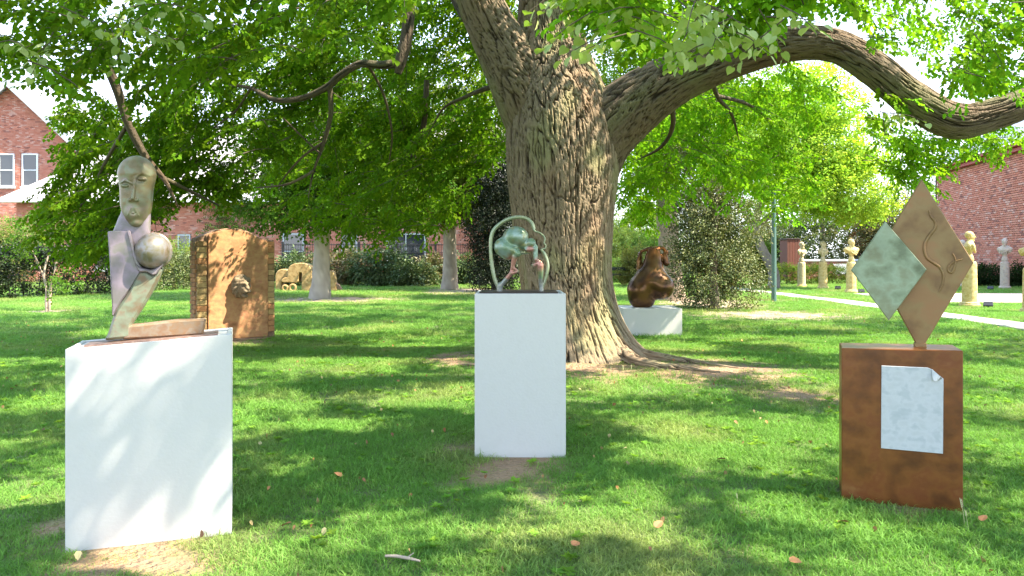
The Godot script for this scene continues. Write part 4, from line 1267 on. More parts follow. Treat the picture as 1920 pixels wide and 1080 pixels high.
# ------------------------------------------------------------------ hedges and shrubs
func hedge(label: String, called: String, category: String, a: Vector3, b: Vector3, high: float, deep: float, per_m2: float, size: float, tint: Color, mesh: ArrayMesh, mat: Material, group := "") -> Node3D:
	var mid := (a + b) * 0.5
	mid.y = 0.0
	var t := thing(called, label, category, mid, 0.0, group)
	var along := b - a
	along.y = 0.0
	var len := along.length()
	along /= len
	var out := along.cross(Vector3.UP)
	var cl := Cloud.new()
	var n := int(len * (high * 2.0 + deep) * per_m2)
	for i in n:
		var s := rng.randf()
		var u := (rng.randf() - 0.5) * len
		var w := rng.randf_range(-0.5, 0.5) * deep
		var h := rng.randf() * high
		var q := rng.randf()
		if q < 0.55: w = deep * 0.5 - absf(rng.randfn()) * 0.12
		elif q < 0.85: h = high - absf(rng.randfn()) * 0.12
		var wob := 1.0 + 0.16 * clump.get_noise_2d(u * 0.9 + a.x, h * 1.2)
		var p := along * u + out * w * wob + Vector3.UP * maxf(0.04, h * (1.0 + 0.12 * clump.get_noise_2d(u * 0.8 + 7.0, a.x)))
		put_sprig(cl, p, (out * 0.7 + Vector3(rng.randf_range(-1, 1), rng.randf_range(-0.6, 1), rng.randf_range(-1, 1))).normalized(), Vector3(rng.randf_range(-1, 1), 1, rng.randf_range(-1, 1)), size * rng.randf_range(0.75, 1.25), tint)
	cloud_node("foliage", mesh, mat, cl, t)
	var g := Geo.new()
	for i in int(len * 2.0):
		var u := (i + 0.5) / 2.0 - len * 0.5
		var p := along * u
		g.tube([p + Vector3(0, -0.05, 0), p + Vector3(rng.randf_range(-0.2, 0.2), high * 0.5, rng.randf_range(-0.15, 0.15)), p + Vector3(rng.randf_range(-0.4, 0.4), high * 0.95, rng.randf_range(-0.2, 0.2))], [0.03, 0.02, 0.008], 5)
	var st := part("stems", g.mesh(), M.twig, t)
	st.set_meta("kind", "stuff")
	return t

func shrub(called: String, label: String, p: Vector3, r: Vector3, n: int, size: float, tint: Color, mesh: ArrayMesh, mat: Material, group := "") -> Node3D:
	var t := thing(called, label, "shrub", p, 0.0, group)
	var cl := Cloud.new()
	for b in 4:
		crown_blob(cl, p + Vector3(rng.randf_range(-0.4, 0.4) * r.x, r.y * rng.randf_range(0.75, 1.15), rng.randf_range(-0.4, 0.4) * r.z), r * 0.72, n / 4, size, tint * rng.randf_range(0.85, 1.15), -0.5)
	for i in cl.t.size(): cl.t[i].origin -= p
	cloud_node("foliage", mesh, mat, cl, t)
	var g := Geo.new()
	for i in 7:
		var a := TAU * i / 7.0
		var q := Vector3(cos(a) * r.x, 0, sin(a) * r.z)
		g.tube([q * 0.1 + Vector3(0, -0.05, 0), q * 0.3 + Vector3(0, r.y * 0.6, 0), q * 0.6 + Vector3(0, r.y * 1.3, 0)], [0.03, 0.022, 0.01], 5)
	var st := part("stems", g.mesh(), M.twig, t)
	st.set_meta("kind", "stuff")
	return t

func hedges() -> void:
	var small := sprig_mesh(14, 0.2, 0.42, false, 0.25, 8)
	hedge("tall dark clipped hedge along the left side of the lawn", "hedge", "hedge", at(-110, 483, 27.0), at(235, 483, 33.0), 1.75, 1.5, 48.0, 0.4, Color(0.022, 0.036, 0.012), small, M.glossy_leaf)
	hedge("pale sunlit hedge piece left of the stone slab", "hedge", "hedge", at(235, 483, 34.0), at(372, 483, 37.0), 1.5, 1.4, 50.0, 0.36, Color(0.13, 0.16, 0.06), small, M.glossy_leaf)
	hedge("low clipped box hedge behind the far busts", "hedge", "hedge", at(1408, 483, 42.0), at(1500, 483, 43.0), 0.95, 0.9, 60.0, 0.3, Color(0.10, 0.15, 0.03), small, M.leaf)
	hedge("low clipped box hedge right of the second bust", "hedge", "hedge", at(1500, 483, 43.0), at(1580, 483, 44.0), 0.95, 0.9, 60.0, 0.3, Color(0.10, 0.15, 0.03), small, M.leaf)
	var rh := sprig_mesh(12, 0.30, 0.26, false, 0.2, 12)
	var spots := [[560, 530, 41.0, 1.5, 0.85, "low"], [650, 531, 41.5, 1.6, 0.95, ""], [715, 533, 40.5, 1.5, 1.05, ""], [772, 534, 40.0, 1.1, 0.6, ""], [815, 531, 41.5, 1.0, 0.75, ""], [880, 531, 42.5, 1.2, 0.8, ""]]
	var words := ["rhododendron bush behind the carved stone blocks", "rhododendron bush right of the pale tree trunk", "tallest rhododendron bush below the grey window", "small leggy rhododendron left of the straight trunk", "rhododendron touching the straight slim trunk", "shaded rhododendron between the straight trunk and the evergreen"]
	for i in spots.size():
		var s: Array = spots[i]
		var p := at(s[0], 483, s[2])
		p.y = 0.0
		shrub("rhododendron_bush", words[i], p, Vector3(s[3], s[4], 1.0), 520, 0.5, [Color(0.09, 0.13, 0.04), Color(0.13, 0.12, 0.05), Color(0.07, 0.115, 0.035)][i % 3], rh, M.glossy_leaf, "rhododendrons along the fence")
	for s in [[1165, 500, 46.0, 2.0, 0.8, Color(0.10, 0.17, 0.04), "low green shrub behind the white plinth with the gourd"], [1192, 490, 40.0, 0.8, 1.1, Color(0.22, 0.22, 0.07), "yellowish shrub left of the bronze gourd sculpture"],
			[1150, 480, 56.0, 2.4, 2.4, Color(0.14, 0.20, 0.06), "tall pale green shrub in the gap right of the trunk"], [1230, 480, 55.0, 2.4, 2.2, Color(0.11, 0.2, 0.05), "tall green shrub behind the bronze gourd's neck"],
			[1842, 535, 40.0, 0.9, 0.55, Color(0.03, 0.055, 0.02), "dark rounded shrub left of the grey stone bust"], [1908, 535, 39.0, 0.9, 0.55, Color(0.03, 0.055, 0.02), "dark rounded shrub right of the grey stone bust"],
			[1790, 535, 43.0, 0.9, 0.5, Color(0.03, 0.055, 0.02), "dark rounded shrub half hidden by the large diamond"], [1425, 500, 40.0, 0.6, 1.3, Color(0.05, 0.1, 0.02), "dark shrub under the maple's bent trunk"],
			[20, 470, 44.0, 2.0, 2.0, Color(0.24, 0.27, 0.10), "pale sunlit shrub over the hedge's left end"], [335, 470, 41.0, 2.2, 1.3, Color(0.20, 0.27, 0.06), "bright shrub behind the pale hedge piece"], [1625, 483, 62.0, 1.4, 2.2, Color(0.30, 0.10, 0.08), "reddish shrub behind the third bust"]]:
		var p := at(s[0], 483, s[2])
		p.y = 0.0
		shrub("garden_shrub", s[6], p, Vector3(s[3], s[4], s[3] * 0.8), int(260 * (s[3] + s[4])), 0.42, s[5], small, M.leaf)
	# ivy on the long building
	var ivy := thing("ivy", "green ivy climbing the brick wall above the stone slab", "ivy", at(410, 483, 46.85))
	var cl := Cloud.new()
	for i in 420:
		var p := Vector3(rng.randfn() * 0.8, rng.randf_range(-1.3, 3.2), rng.randf_range(0.02, 0.2))
		p.x += p.y * 0.25
		put_sprig(cl, p, Vector3(rng.randf_range(-1, 1), rng.randf_range(-1, 0.3), 0.3).normalized(), Vector3(0, 0.4, 1), 0.35, Color(0.07, 0.15, 0.03))
	cloud_node("foliage", small, M.leaf, cl, ivy)

# ------------------------------------------------------------------ sculptures and their plinths
func poly(list: Array, ox: float, oy: float) -> PackedVector2Array:     # photo outline to sculpture units, corners eased
	var out := PackedVector2Array()
	for q in list: out.append(Vector2(q[0] - ox, oy - q[1]))
	return out

func eased(p: PackedVector2Array, rounds := 2, cut := 1e9) -> PackedVector2Array:
	for r in rounds:
		var q := PackedVector2Array()
		for i in p.size():
			var a := p[i]; var b := p[(i + 1) % p.size()]
			var f := minf(0.2, cut / maxf(a.distance_to(b), 1e-6))
			q.append(a.lerp(b, f)); q.append(a.lerp(b, 1.0 - f))
		p = q
	return p

func plinth(label: String, fl: Vector3, fr: Vector3, h_left: float, h_right: float, deep: float) -> Node3D:
	var t := thing("white_plinth", label, "plinth", Vector3(fl.x, 0, fl.z))
	var along := (fr - fl)
	along.y = 0.0
	var back := -along.normalized().cross(Vector3.UP) * deep
	var lo0 := Vector3(0, fl.y - 0.04, 0); var lo1 := along + Vector3(0, fr.y - 0.04, 0)
	var up0 := Vector3(0, fl.y + h_left, 0); var up1 := along + Vector3(0, fr.y + h_right, 0)
	var unit := along.normalized()
	var g := Geo.new()
	var th := 0.022
	# front, back and two side boards, then the top
	var bd := back.normalized() * th
	for q in [["front_board", Vector3.ZERO], ["back_board", back - bd]]:
		g = Geo.new()
		g.hexa([lo0 + bd + q[1], lo1 + bd + q[1], up0 + bd + q[1], up1 + bd + q[1], lo0 + q[1], lo1 + q[1], up0 + q[1], up1 + q[1]], 0.003)
		part(q[0], g.mesh(), M.white, t)
	for s in 2:
		var o := lo0 + bd if s == 0 else lo1 + bd - unit * th
		var u := up0 + bd if s == 0 else up1 + bd - unit * th
		var eb := back - bd * 2.0
		g = Geo.new()
		var ins := unit * 0.0015 * (1.0 if s == 0 else -1.0)
		g.hexa([o + ins, o + unit * th + ins, u + ins, u + unit * th + ins, o + eb + ins, o + unit * th + eb + ins, u + eb + ins, u + unit * th + eb + ins], 0.003)
		part("side_board", g.mesh(), M.white, t)
	g = Geo.new()
	var a := up0 + bd + unit * (th + 0.002) - Vector3(0, 0.008, 0)
	var b := up1 + bd - unit * (th + 0.002) - Vector3(0, 0.008, 0)
	var eb2 := back - bd * 2.0
	var dn := Vector3(0, -0.03, 0)
	g.hexa([a + dn, b + dn, a, b, a + eb2 + dn, b + eb2 + dn, a + eb2, b + eb2], 0.002)
	part("top_board", g.mesh(), M.white, t)
	var mid := (fl + fr) * 0.5 + back * 0.5
	blocks.append([mid.x, mid.z, along.length() * 0.5 + 0.01, deep * 0.5 + 0.012, atan2(along.z, along.x) * -1.0])
	return t

func sculptures() -> void:
	# ---- left: white plinth with the tall bronze head
	var fl := at(122, 1040, 3.93); var fr := at(435, 1012, 4.18)
	plinth("largest white plinth, at the left, under the stylised bronze bust", fl, fr, 0.999 - fl.y, 1.049 - fr.y, 0.44)
	var along := (fr - fl); along.y = 0.0
	var yaw := atan2(-along.z, along.x)
	var back := -along.normalized().cross(Vector3.UP)
	var top := (fl + fr) * 0.5 + back * 0.20
	top.y = 1.018
	var px0 := 960.0 + top.x / -top.z * F
	var s := -top.z / F
	var dark_edge := [[0.25, lin(0.148, 0.138, 0.127)], [0.45, lin(0.206, 0.169, 0.191)], [0.62, lin(0.252, 0.200, 0.239)], [0.8, lin(0.183, 0.174, 0.144)]]
	var lilac := blotchy(dark_edge, 1.1, 0.45, 0.2, 0.012, 51, 0.0, 7)
	var olive := blotchy([[0.2, lin(0.109, 0.090, 0.037)], [0.42, lin(0.184, 0.132, 0.062)], [0.6, lin(0.184, 0.198, 0.114)], [0.8, lin(0.245, 0.186, 0.156)]], 1.3, 0.4, 0.3, 0.012, 52, 0.0, 7)
	var mottled := blotchy([[0.2, lin(0.107, 0.080, 0.039)], [0.4, lin(0.197, 0.152, 0.117)], [0.58, lin(0.205, 0.200, 0.211)], [0.8, lin(0.139, 0.120, 0.062)]], 1.5, 0.36, 0.3, 0.012, 56, 0.0, 7)
	var teal := blotchy([[0.2, lin(0.171, 0.102, 0.055)], [0.42, lin(0.171, 0.189, 0.128)], [0.6, lin(0.206, 0.246, 0.173)], [0.8, lin(0.217, 0.149, 0.101)]], 1.2, 0.5, 0.2, 0.012, 53, 0.0, 7)
	var rusty := blotchy([[0.2, lin(0.206, 0.158, 0.111)], [0.42, lin(0.229, 0.126, 0.060)], [0.58, lin(0.240, 0.194, 0.147)], [0.8, lin(0.206, 0.115, 0.065)]], 1.2, 0.5, 0.2, 0.012, 54, 0.0, 7)
	var t := thing("bronze_bust_sculpture", "stylised bronze bust with long calm face, round breast and bent foot on the left plinth", "sculpture", top, yaw)
	t.scale = Vector3(s / 1.092, s, s)
	var ox := px0; var oy := 640.0
	var head := func(p: Vector3) -> float:
		var q0 := Vector3(p.x, p.y, p.z * 1.18)
		var d := smin(bone(q0, Vector3(0, 31, 0), Vector3(-1, -44, 0), 36.5, 22.0), ell(q0, Vector3(-1, -18, 2), Vector3(29, 42, 29)), 10.0)
		if d > 14.0: return d - 6.0
		d = smax(d, -ell(p, Vector3(-19, 9, 28), Vector3(12, 8, 8)), 6.0)
		d = smax(d, -ell(p, Vector3(12, 21, 33), Vector3(12, 8, 8)), 6.0)
		d = smin(d, ell(p, Vector3(-19, 9, 20), Vector3(8.5, 3.4, 5.0)), 1.2)
		d = smin(d, ell(p, Vector3(12, 22, 25.0), Vector3(8.5, 3.4, 5.0)), 1.2)
		d = smin(d, bone(p, Vector3(-30, 13, 18), Vector3(-19, 19, 25.0), 0.8, 1.2), 3.0)
		d = smin(d, bone(p, Vector3(-19, 19, 25.0), Vector3(-5, 12, 28), 1.2, 0.8), 3.0)
		d = smin(d, bone(p, Vector3(25, 29, 21), Vector3(12, 34, 27), 0.8, 1.2), 3.0)
		d = smin(d, bone(p, Vector3(12, 34, 27), Vector3(1, 24, 29.5), 1.2, 1.4), 3.0)
		d = smin(d, bone(p, Vector3(1, 25, 28), Vector3(-4, -14, 30.5), 1.8, 3.6), 2.0)
		d = smin(d, bone(p, Vector3(-10, -17, 26.5), Vector3(3, -17, 27.5), 3.0, 3.0), 2.0)
		d = smin(d, ell(p, Vector3(-4, -40, 17), Vector3(14, 13, 9.5)), 8.0)
		d = smin(d, bone(p, Vector3(-15, -46, 23.5), Vector3(-8, -32, 26), 1.1, 1.6), 1.2)
		d = smin(d, bone(p, Vector3(-8, -32, 26), Vector3(-1, -32, 26.2), 1.6, 1.6), 1.2)
		d = smin(d, bone(p, Vector3(-1, -32, 26.2), Vector3(6, -45, 24), 1.6, 1.1), 1.2)
		d = smax(d, -ell(p, Vector3(-4, -41, 28), Vector3(6, 4, 3)), 1.5)
		d = smin(d, ell(p, Vector3(-4, -40, 24.5), Vector3(3.2, 2.4, 3)), 1.0)
		d = smin(d, ell(p, Vector3(0, -58, 10), Vector3(11, 8, 12)), 6.0)
		return d
	var hm := part("head", surface_of(head, Vector3(-42, -76, -36), Vector3(42, 74, 42), 1.15), olive, t)
	hm.position = Vector3(257 - ox, oy - 365, 0)
	var nk := func(p: Vector3) -> float:
		var d := bone(p, Vector3(256 - ox, oy - 395, -2), Vector3(252 - ox, oy - 436, -3), 27.0, 30.0)
		d = smin(d, bone(p, Vector3(230 - ox, oy - 420, -4), Vector3(219 - ox, oy - 438, -4), 8.0, 6.0), 10.0)
		d = smin(d, bone(p, Vector3(252 - ox, oy - 440, -4), Vector3(276 - ox, oy - 500, -6), 24.0, 12.0), 8.0)
		return smax(d, absf(p.z + 3.0) - 15.0, 8.0)
	part("neck", surface_of(nk, Vector3(200 - ox, oy - 520, -26), Vector3(300 - ox, oy - 370, 22), 1.6), lilac, t)
	var g := Geo.new()
	g.prism(eased(poly([[205, 439], [222, 438], [246, 437], [250, 455], [257, 487], [266, 513], [250, 541], [232, 565], [214, 596], [212, 560], [209, 500]], ox, oy), 1, 2.0), -10, 15, 2.5)
	part("chest_plate", g.mesh(), lilac, t)
	g = Geo.new()
	g.prism(eased(poly([[240, 438], [247, 437], [251, 455], [258, 487], [270, 512], [263, 514], [252, 490], [245, 455]], ox, oy), 1), 15, 19, 1.5)
	part("ridge", g.mesh(), lilac, t)
	var ball := func(p: Vector3) -> float:
		var d := ell(p, Vector3(0, 0, 8), Vector3(33, 33, 31))
		var q := Vector2(p.x - 2.0, p.y).length()
		d = smin(d, smax(q - 35.0, absf(p.z + 3.0) - 4.0, 2.0), 2.0)
		return d
	var bm := part("breast", surface_of(ball, Vector3(-42, -42, -16), Vector3(44, 42, 44), 1.7), mottled, t)
	bm.position = Vector3(287 - ox, oy - 475, 4)
	g = Geo.new()
	g.prism(eased(poly([[255, 497], [266, 506], [288, 511], [311, 494], [306, 504], [292, 522], [277, 513], [262, 514]], ox, oy), 1), -8, 22, 2.0)
	part("fold", g.mesh(), lilac, t)
	g = Geo.new()
	g.prism(eased(poly([[262, 511], [277, 512], [292, 521], [308, 500], [300, 526], [284, 556], [267, 584], [252, 606], [248, 613], [248, 636], [199, 639], [206, 626], [213, 602], [219, 585], [240, 556]], ox, oy), 2, 5.0), -17, 17, 5.0, true)
	part("leg", g.mesh(), teal, t)
	g = Geo.new()
	g.prism(eased(poly([[232, 638], [232, 614], [250, 611], [270, 610], [300, 607], [335, 604], [389, 604], [383, 634], [290, 637]], ox, oy), 1, 2.0), -16, 16.6, 4.0)
	part("foot", g.mesh(), rusty, t)
	g = Geo.new()
	g.hexa([Vector3(166 - ox, -9, 36), Vector3(412 - ox, 5, 36), Vector3(166 - ox, -4, 36), Vector3(412 - ox, 10, 36), Vector3(166 - ox, -9, -36), Vector3(412 - ox, 5, -36), Vector3(166 - ox, -4, -36), Vector3(412 - ox, 10, -36)], 0.8)
	part("base_plate", g.mesh(), blotchy([[0.3, lin(0.22, 0.13, 0.10)], [0.7, lin(0.32, 0.22, 0.19)]], 3.0, 0.4, 0.5, 0.02, 55), t)

	# ---- middle: narrow plinth with the crouching figure in its loop
	fl = on_ground(890, 860); fr = on_ground(1061, 860)
	plinth("tall narrow white plinth standing in front of the linden trunk", fl, fr, 1.19 - fl.y, 1.19 - fr.y, 0.62)
	var u := 0.00408 / 6.0
	t = thing("crouching_figure_sculpture", "green and pink bronze crouching figure inside a thin loop on the middle plinth", "sculpture", Vector3((fl.x + fr.x) * 0.5, 1.188, fl.z - 0.30))
	t.scale = Vector3.ONE * u
	var Z := func(x: float, y: float, z: float) -> Vector3: return Vector3(x - 515.0, 955.0 - y, z)
	var parts := [
		["e", Z.call(470, 338, 0), Vector3(142, 118, 114), 30.0], ["e", Z.call(325, 450, 0), Vector3(100, 104, 100), 45.0], ["e", Z.call(378, 535, 0), Vector3(70, 60, 70), 40.0],
		["b", Z.call(380, 465, 30), Z.call(470, 500, 60), 66.0, 50.0, 34.0], ["e", Z.call(488, 525, 75), Vector3(40, 46, 42), 16.0],
		["b", Z.call(458, 560, 66), Z.call(432, 680, 50), 34.0, 20.0, 16.0], ["b", Z.call(434, 680, 50), Z.call(498, 717, 62), 20.0, 9.0, 10.0], ["b", Z.call(428, 700, 46), Z.call(420, 738, 44), 20.0, 20.0, 10.0],
		["b", Z.call(492, 728, 58), Z.call(420, 742, 46), 12.0, 22.0, 8.0], ["b", Z.call(420, 742, 46), Z.call(300, 885, 0), 23.0, 27.0, 10.0], ["b", Z.call(292, 880, 0), Z.call(288, 950, 0), 34.0, 30.0, 14.0],
		["e", Z.call(636, 408, 26), Vector3(57, 56, 52), 8.0], ["b", Z.call(588, 478, 40), Z.call(668, 474, 44), 24.0, 24.0, 6.0],
		["b", Z.call(560, 425, 0), Z.call(672, 455, 20), 60.0, 30.0, 18.0], ["b", Z.call(684, 455, 24), Z.call(690, 590, 40), 32.0, 24.0, 14.0],
		["b", Z.call(694, 590, 40), Z.call(754, 626, 52), 22.0, 11.0, 10.0], ["b", Z.call(720, 632, 46), Z.call(650, 652, 48), 17.0, 11.0, 8.0], ["b", Z.call(690, 655, 46), Z.call(664, 668, 52), 10.0, 8.0, 5.0],
		["b", Z.call(742, 656, 36), Z.call(748, 870, 0), 36.0, 24.0, 12.0], ["b", Z.call(752, 870, 0), Z.call(757, 950, 0), 24.0, 24.0, 10.0], ["b", Z.call(470, 515, 10), Z.call(630, 512, 20), 30.0, 14.0, 14.0]]
	var fig := func(p: Vector3) -> float:
		var d := 1e6
		for q in parts:
			if q[0] == "e": d = smin(d, ell(p, q[1], q[2]), q[3])
			else: d = smin(d, bone(p, q[1], q[2], q[3], q[4]), q[5])
		return d
	var pinks := [[Z.call(440, 620, 50), 95.0], [Z.call(440, 710, 50), 70.0], [Z.call(390, 770, 30), 60.0], [Z.call(725, 640, 40), 90.0], [Z.call(628, 480, 60), 52.0]]
	var fig_tint := func(p: Vector3) -> Color:
		var n := clump.get_noise_3d(p.x * 0.006, p.y * 0.006, p.z * 0.006)
		var c := Color(0.16, 0.23, 0.14).lerp(Color(0.27, 0.35, 0.30), clampf(n * 1.4 + 0.4, 0, 1)).lerp(Color(0.27, 0.24, 0.10), clampf(clump.get_noise_3d(p.x * 0.01, p.y * 0.01 + 7.0, p.z * 0.01) * 1.5, 0, 0.8))
		var w := 0.0
		for q in pinks: w = maxf(w, 1.0 - smoothstep(0.45, 1.1, (p - q[0]).length() / q[1]))
		c = c.lerp(Color(0.46, 0.20, 0.16), w * 0.9)
		if p.y < 150.0: c = c.lerp(Color(0.30, 0.27, 0.26), 0.6)
		return c
	var patina := StandardMaterial3D.new()
	patina.vertex_color_use_as_albedo = true
	patina.roughness = 0.33
	patina.metallic = 0.45
	part("figure", surface_of(fig, Vector3(-310, -10, -140), Vector3(300, 750, 160), 8.0, fig_tint), patina, t)
	var loop := []
	for q in [[288, 935], [262, 880], [232, 800], [212, 700], [196, 580], [190, 450], [198, 330], [232, 250], [310, 180], [400, 134], [500, 118], [590, 133], [645, 178], [668, 232], [682, 272], [735, 292], [780, 328], [796, 368], [786, 404], [805, 436], [798, 466], [768, 476], [752, 484], [782, 515], [815, 590], [828, 670], [815, 760], [790, 840], [758, 925]]:
		loop.append(Z.call(q[0], q[1], -8))
	var lr := []
	for i in loop.size(): lr.append(22.0 if i < 8 else (19.0 if i < 14 else (9.0 if i < 23 else 18.0)))
	var lp2 := curve(loop, 170)
	var lrr := curve(lr, 170)
	g = Geo.new()
	g.tube(lp2, lrr, 14)
	for i in g.v.size():
		g.v[i].z = -8.0 + (g.v[i].z + 8.0) * 1.25
		g.c[i] = fig_tint.call(g.v[i]).lerp(Color(0.30, 0.33, 0.20), 0.7)
	part("loop", g.mesh(), patina, t)
	g = Geo.new()
	g.box(Vector3(-440, 0, -330), Vector3(412, 14, 330), 2.0)
	part("base_plate", g.mesh(), plain(lin(0.05, 0.035, 0.03), 0.4, 0.5), t)

	# ---- behind: low plinth with the bronze gourd
	fl = on_ground(1168, 630); fr = on_ground(1279, 630)
	plinth("low wide white plinth right of the linden trunk under the brown bronze", fl, fr, 0.51, 0.51, 1.05)
	u = 15.3 / F / 5.4
	t = thing("gourd_bronze_sculpture", "glossy dark brown bronze like a bulging gourd with two looped ears", "sculpture", Vector3((1221.0 - 960.0) / F * 15.35, 0.51 + fl.y - 0.008, -15.35))
	t.scale = Vector3.ONE * u
	var G := func(x: float, y: float, z: float) -> Vector3: return Vector3(x - 437.0, 742.0 - y, z)
	var gourd := func(p: Vector3) -> float:
		var d := smin(ell(p, G.call(332, 570, 0), Vector3(140, 150, 140)), ell(p, G.call(345, 660, 0), Vector3(132, 110, 120)), 40.0)
		d = smin(d, ell(p, G.call(440, 460, -10), Vector3(172, 140, 130)), 40.0)
		d = smin(d, bone(p, G.call(440, 480, -10), G.call(458, 250, -10), 165.0, 78.0), 40.0)
		d = smin(d, bone(p, G.call(456, 300, 0), G.call(464, 180, -10), 84.0, 66.0), 40.0)
		d = smin(d, ell(p, G.call(532, 532, 30), Vector3(132, 132, 140)), 34.0)
		d = smax(d, p.y - 612.0, 16.0)
		var e := bone(p, G.call(318, 380, -20), G.call(302, 270, -30), 15.0, 15.0)
		e = smin(e, bone(p, G.call(302, 270, -30), G.call(345, 172, -20), 15.0, 15.0), 6.0)
		e = smin(e, bone(p, G.call(345, 172, -20), G.call(440, 136, -10), 15.0, 17.0), 6.0)
		e = smin(e, bone(p, G.call(480, 138, -10), G.call(560, 142, -10), 17.0, 17.0), 6.0)
		e = smin(e, bone(p, G.call(560, 142, -10), G.call(604, 196, -10), 17.0, 20.0), 6.0)
		e = smin(e, bone(p, G.call(572, 220, -10), G.call(592, 296, 0), 34.0, 32.0), 12.0)
		e = smin(e, bone(p, G.call(330, 200, -45), G.call(318, 360, -45), 22.0, 30.0), 10.0)
		d = smin(d, e, 10.0)
		return smax(d, -p.y, 4.0)
	var gtint := func(p: Vector3) -> Color:
		var n := clump.get_noise_3d(p.x * 0.008, p.y * 0.008, p.z * 0.008)
		var c := Color(0.085, 0.04, 0.02).lerp(Color(0.17, 0.085, 0.03), clampf(n * 1.5 + 0.5, 0, 1))
		return c.lerp(Color(0.38, 0.12, 0.03), smoothstep(470.0, 570.0, p.y) * 0.7 * (0.6 + n))
	var bronze := StandardMaterial3D.new()
	bronze.vertex_color_use_as_albedo = true
	bronze.roughness = 0.26
	bronze.metallic = 0.6
	part("body", surface_of(gourd, Vector3(-270, -12, -170), Vector3(240, 640, 190), 9.0, gtint), bronze, t)

	# ---- right: rust-brown block with paper, two diamonds on top
	fl = at(1578, 937, 4.81); fr = at(1806, 958, 4.59)
	along = fr - fl; along.y = 0.0
	yaw = atan2(-along.z, along.x)
	var w := along.length()
	var deep := 0.33
	var rust := blotchy([[0.15, lin(0.086, 0.027, 0.006)], [0.38, lin(0.145, 0.046, 0.009)], [0.55, lin(0.199, 0.070, 0.015)], [0.72, lin(0.173, 0.048, 0.012)], [0.9, lin(0.238, 0.098, 0.031)]], 0.7, 0.34, 0.2, 0.011, 61, 0.08, 7)
	t = thing("rusty_bronze_block", "rust-brown bronze block bearing a pale sheet with one curled corner", "plinth", Vector3(fl.x, 0, fl.z), yaw)
	g = Geo.new()
	g.hexa([Vector3(0, -0.06, 0), Vector3(w, -0.06, 0), Vector3(0, 0.906, 0), Vector3(w, 0.916, 0), Vector3(0, -0.06, -deep), Vector3(w, -0.06, -deep), Vector3(0, 0.906, -deep), Vector3(w, 0.916, -deep)], 0.005)
	part("block", g.mesh(), rust, t)
	var mid := Vector3(fl.x, 0, fl.z) + along * 0.5 - along.normalized().cross(Vector3.UP) * deep * 0.5
	blocks.append([mid.x, mid.z, w * 0.5 + 0.01, deep * 0.5 + 0.012, atan2(along.z, along.x) * -1.0])
	var kx := w / 228.0; var ky := 0.906 / 284.0
	var pg := Geo.new()
	var pp := PackedVector2Array()
	for q in [[1656, 686], [1742, 690], [1752, 694], [1757, 700], [1771, 710], [1770, 846], [1655, 839]]:
		pp.append(Vector2((q[0] - 1579) * kx, 0.906 - (q[1] - 653 - (q[0] - 1579) * 0.045) * ky))
	pg.prism(pp, 0.0015, 0.012, 0.0015)
	var paper := blotchy([[0.25, lin(0.390, 0.413, 0.438)], [0.5, lin(0.499, 0.510, 0.533)], [0.75, lin(0.452, 0.465, 0.482)]], 1.3, 0.5, 0.0, 0.016, 62, 0.0, 7)
	part("paper_sheet", pg.mesh(), paper, t)
	var cg := Geo.new()
	var c0 := Vector3(pp[2].x - 0.006, pp[2].y + 0.002, 0.0125); var c1 := Vector3(pp[4].x - 0.001, pp[4].y, 0.0125)
	var cp := []
	for i in 7:
		var f := i / 6.0
		var bulge := Vector3(-0.012, -0.014, 0.0) * sin(f * PI) * 1.2
		cp.append([c0.lerp(c1, f), c0.lerp(c1, f) + Vector3(-0.004 - 0.012 * (1.0 - f), -0.010 * (1.0 - f) - 0.026 * sin(f * PI) * 0.5, 0.016 * sin(f * PI) + 0.003) + bulge])
	for i in 6:
		cg.quad(cp[i][0], cp[i][1], cp[i + 1][1], cp[i + 1][0])
	part("curled_corner", cg.mesh(), paper, t)
	# the diamonds
	var foot := mid
	foot.y = 0.911
	var dd := -foot.z
	var fx := 960.0 + foot.x / dd * F
	foot += along.normalized() * (1725.0 - fx) * dd / F / 1.113
	dd = -foot.z
	fx = 960.0 + foot.x / dd * F
	t = thing("diamond_sculpture", "two overlapping bronze diamonds, one teal and one olive, balanced on the rusty block", "sculpture", foot, yaw)
	var sx := dd / F / 1.09; var sy := dd / F
	var D := func(x: float, y: float) -> Vector2: return Vector2((x - 1725.0) * sx, (651.0 - y) * sy)
	var brown := blotchy([[0.15, lin(0.128, 0.063, 0.022)], [0.38, lin(0.204, 0.116, 0.041)], [0.55, lin(0.230, 0.149, 0.058)], [0.75, lin(0.255, 0.133, 0.053)]], 0.75, 0.45, 0.2, 0.011, 63, 0.08, 7)
	var verdigris := blotchy([[0.15, lin(0.114, 0.134, 0.075)], [0.36, lin(0.211, 0.254, 0.156)], [0.55, lin(0.290, 0.353, 0.243)], [0.8, lin(0.211, 0.219, 0.127)]], 0.8, 0.55, 0.1, 0.011, 64, 0.1, 7)
	g = Geo.new()
	g.prism(PackedVector2Array([D.call(1727, 337), D.call(1634, 492), D.call(1717, 644), D.call(1733, 644), D.call(1820, 492)]), -0.028, 0.028, 0.004)
	part("large_diamond", g.mesh(), brown, t)
	g = Geo.new()
	g.prism(PackedVector2Array([D.call(1658, 415), D.call(1594, 507), D.call(1665, 601), D.call(1734, 505)]), 0.030, 0.075, 0.004)
	part("small_diamond", g.mesh(), verdigris, t)
	var zo := func(x: float, y: float, z: float) -> Vector3:
		var q: Vector2 = D.call(1540.0 + x / 2.842, 320.0 + y / 2.842)
		return Vector3(q.x, q.y, z)
	var wave := []
	for q in [[568, 215], [578, 245], [600, 275], [600, 308], [572, 345], [550, 385], [546, 425], [560, 465], [595, 492], [625, 515], [642, 555], [638, 600], [620, 645]]:
		wave.append(zo.call(q[0], q[1], 0.029))
	var wp := curve(wave, 60)
	var wr := []
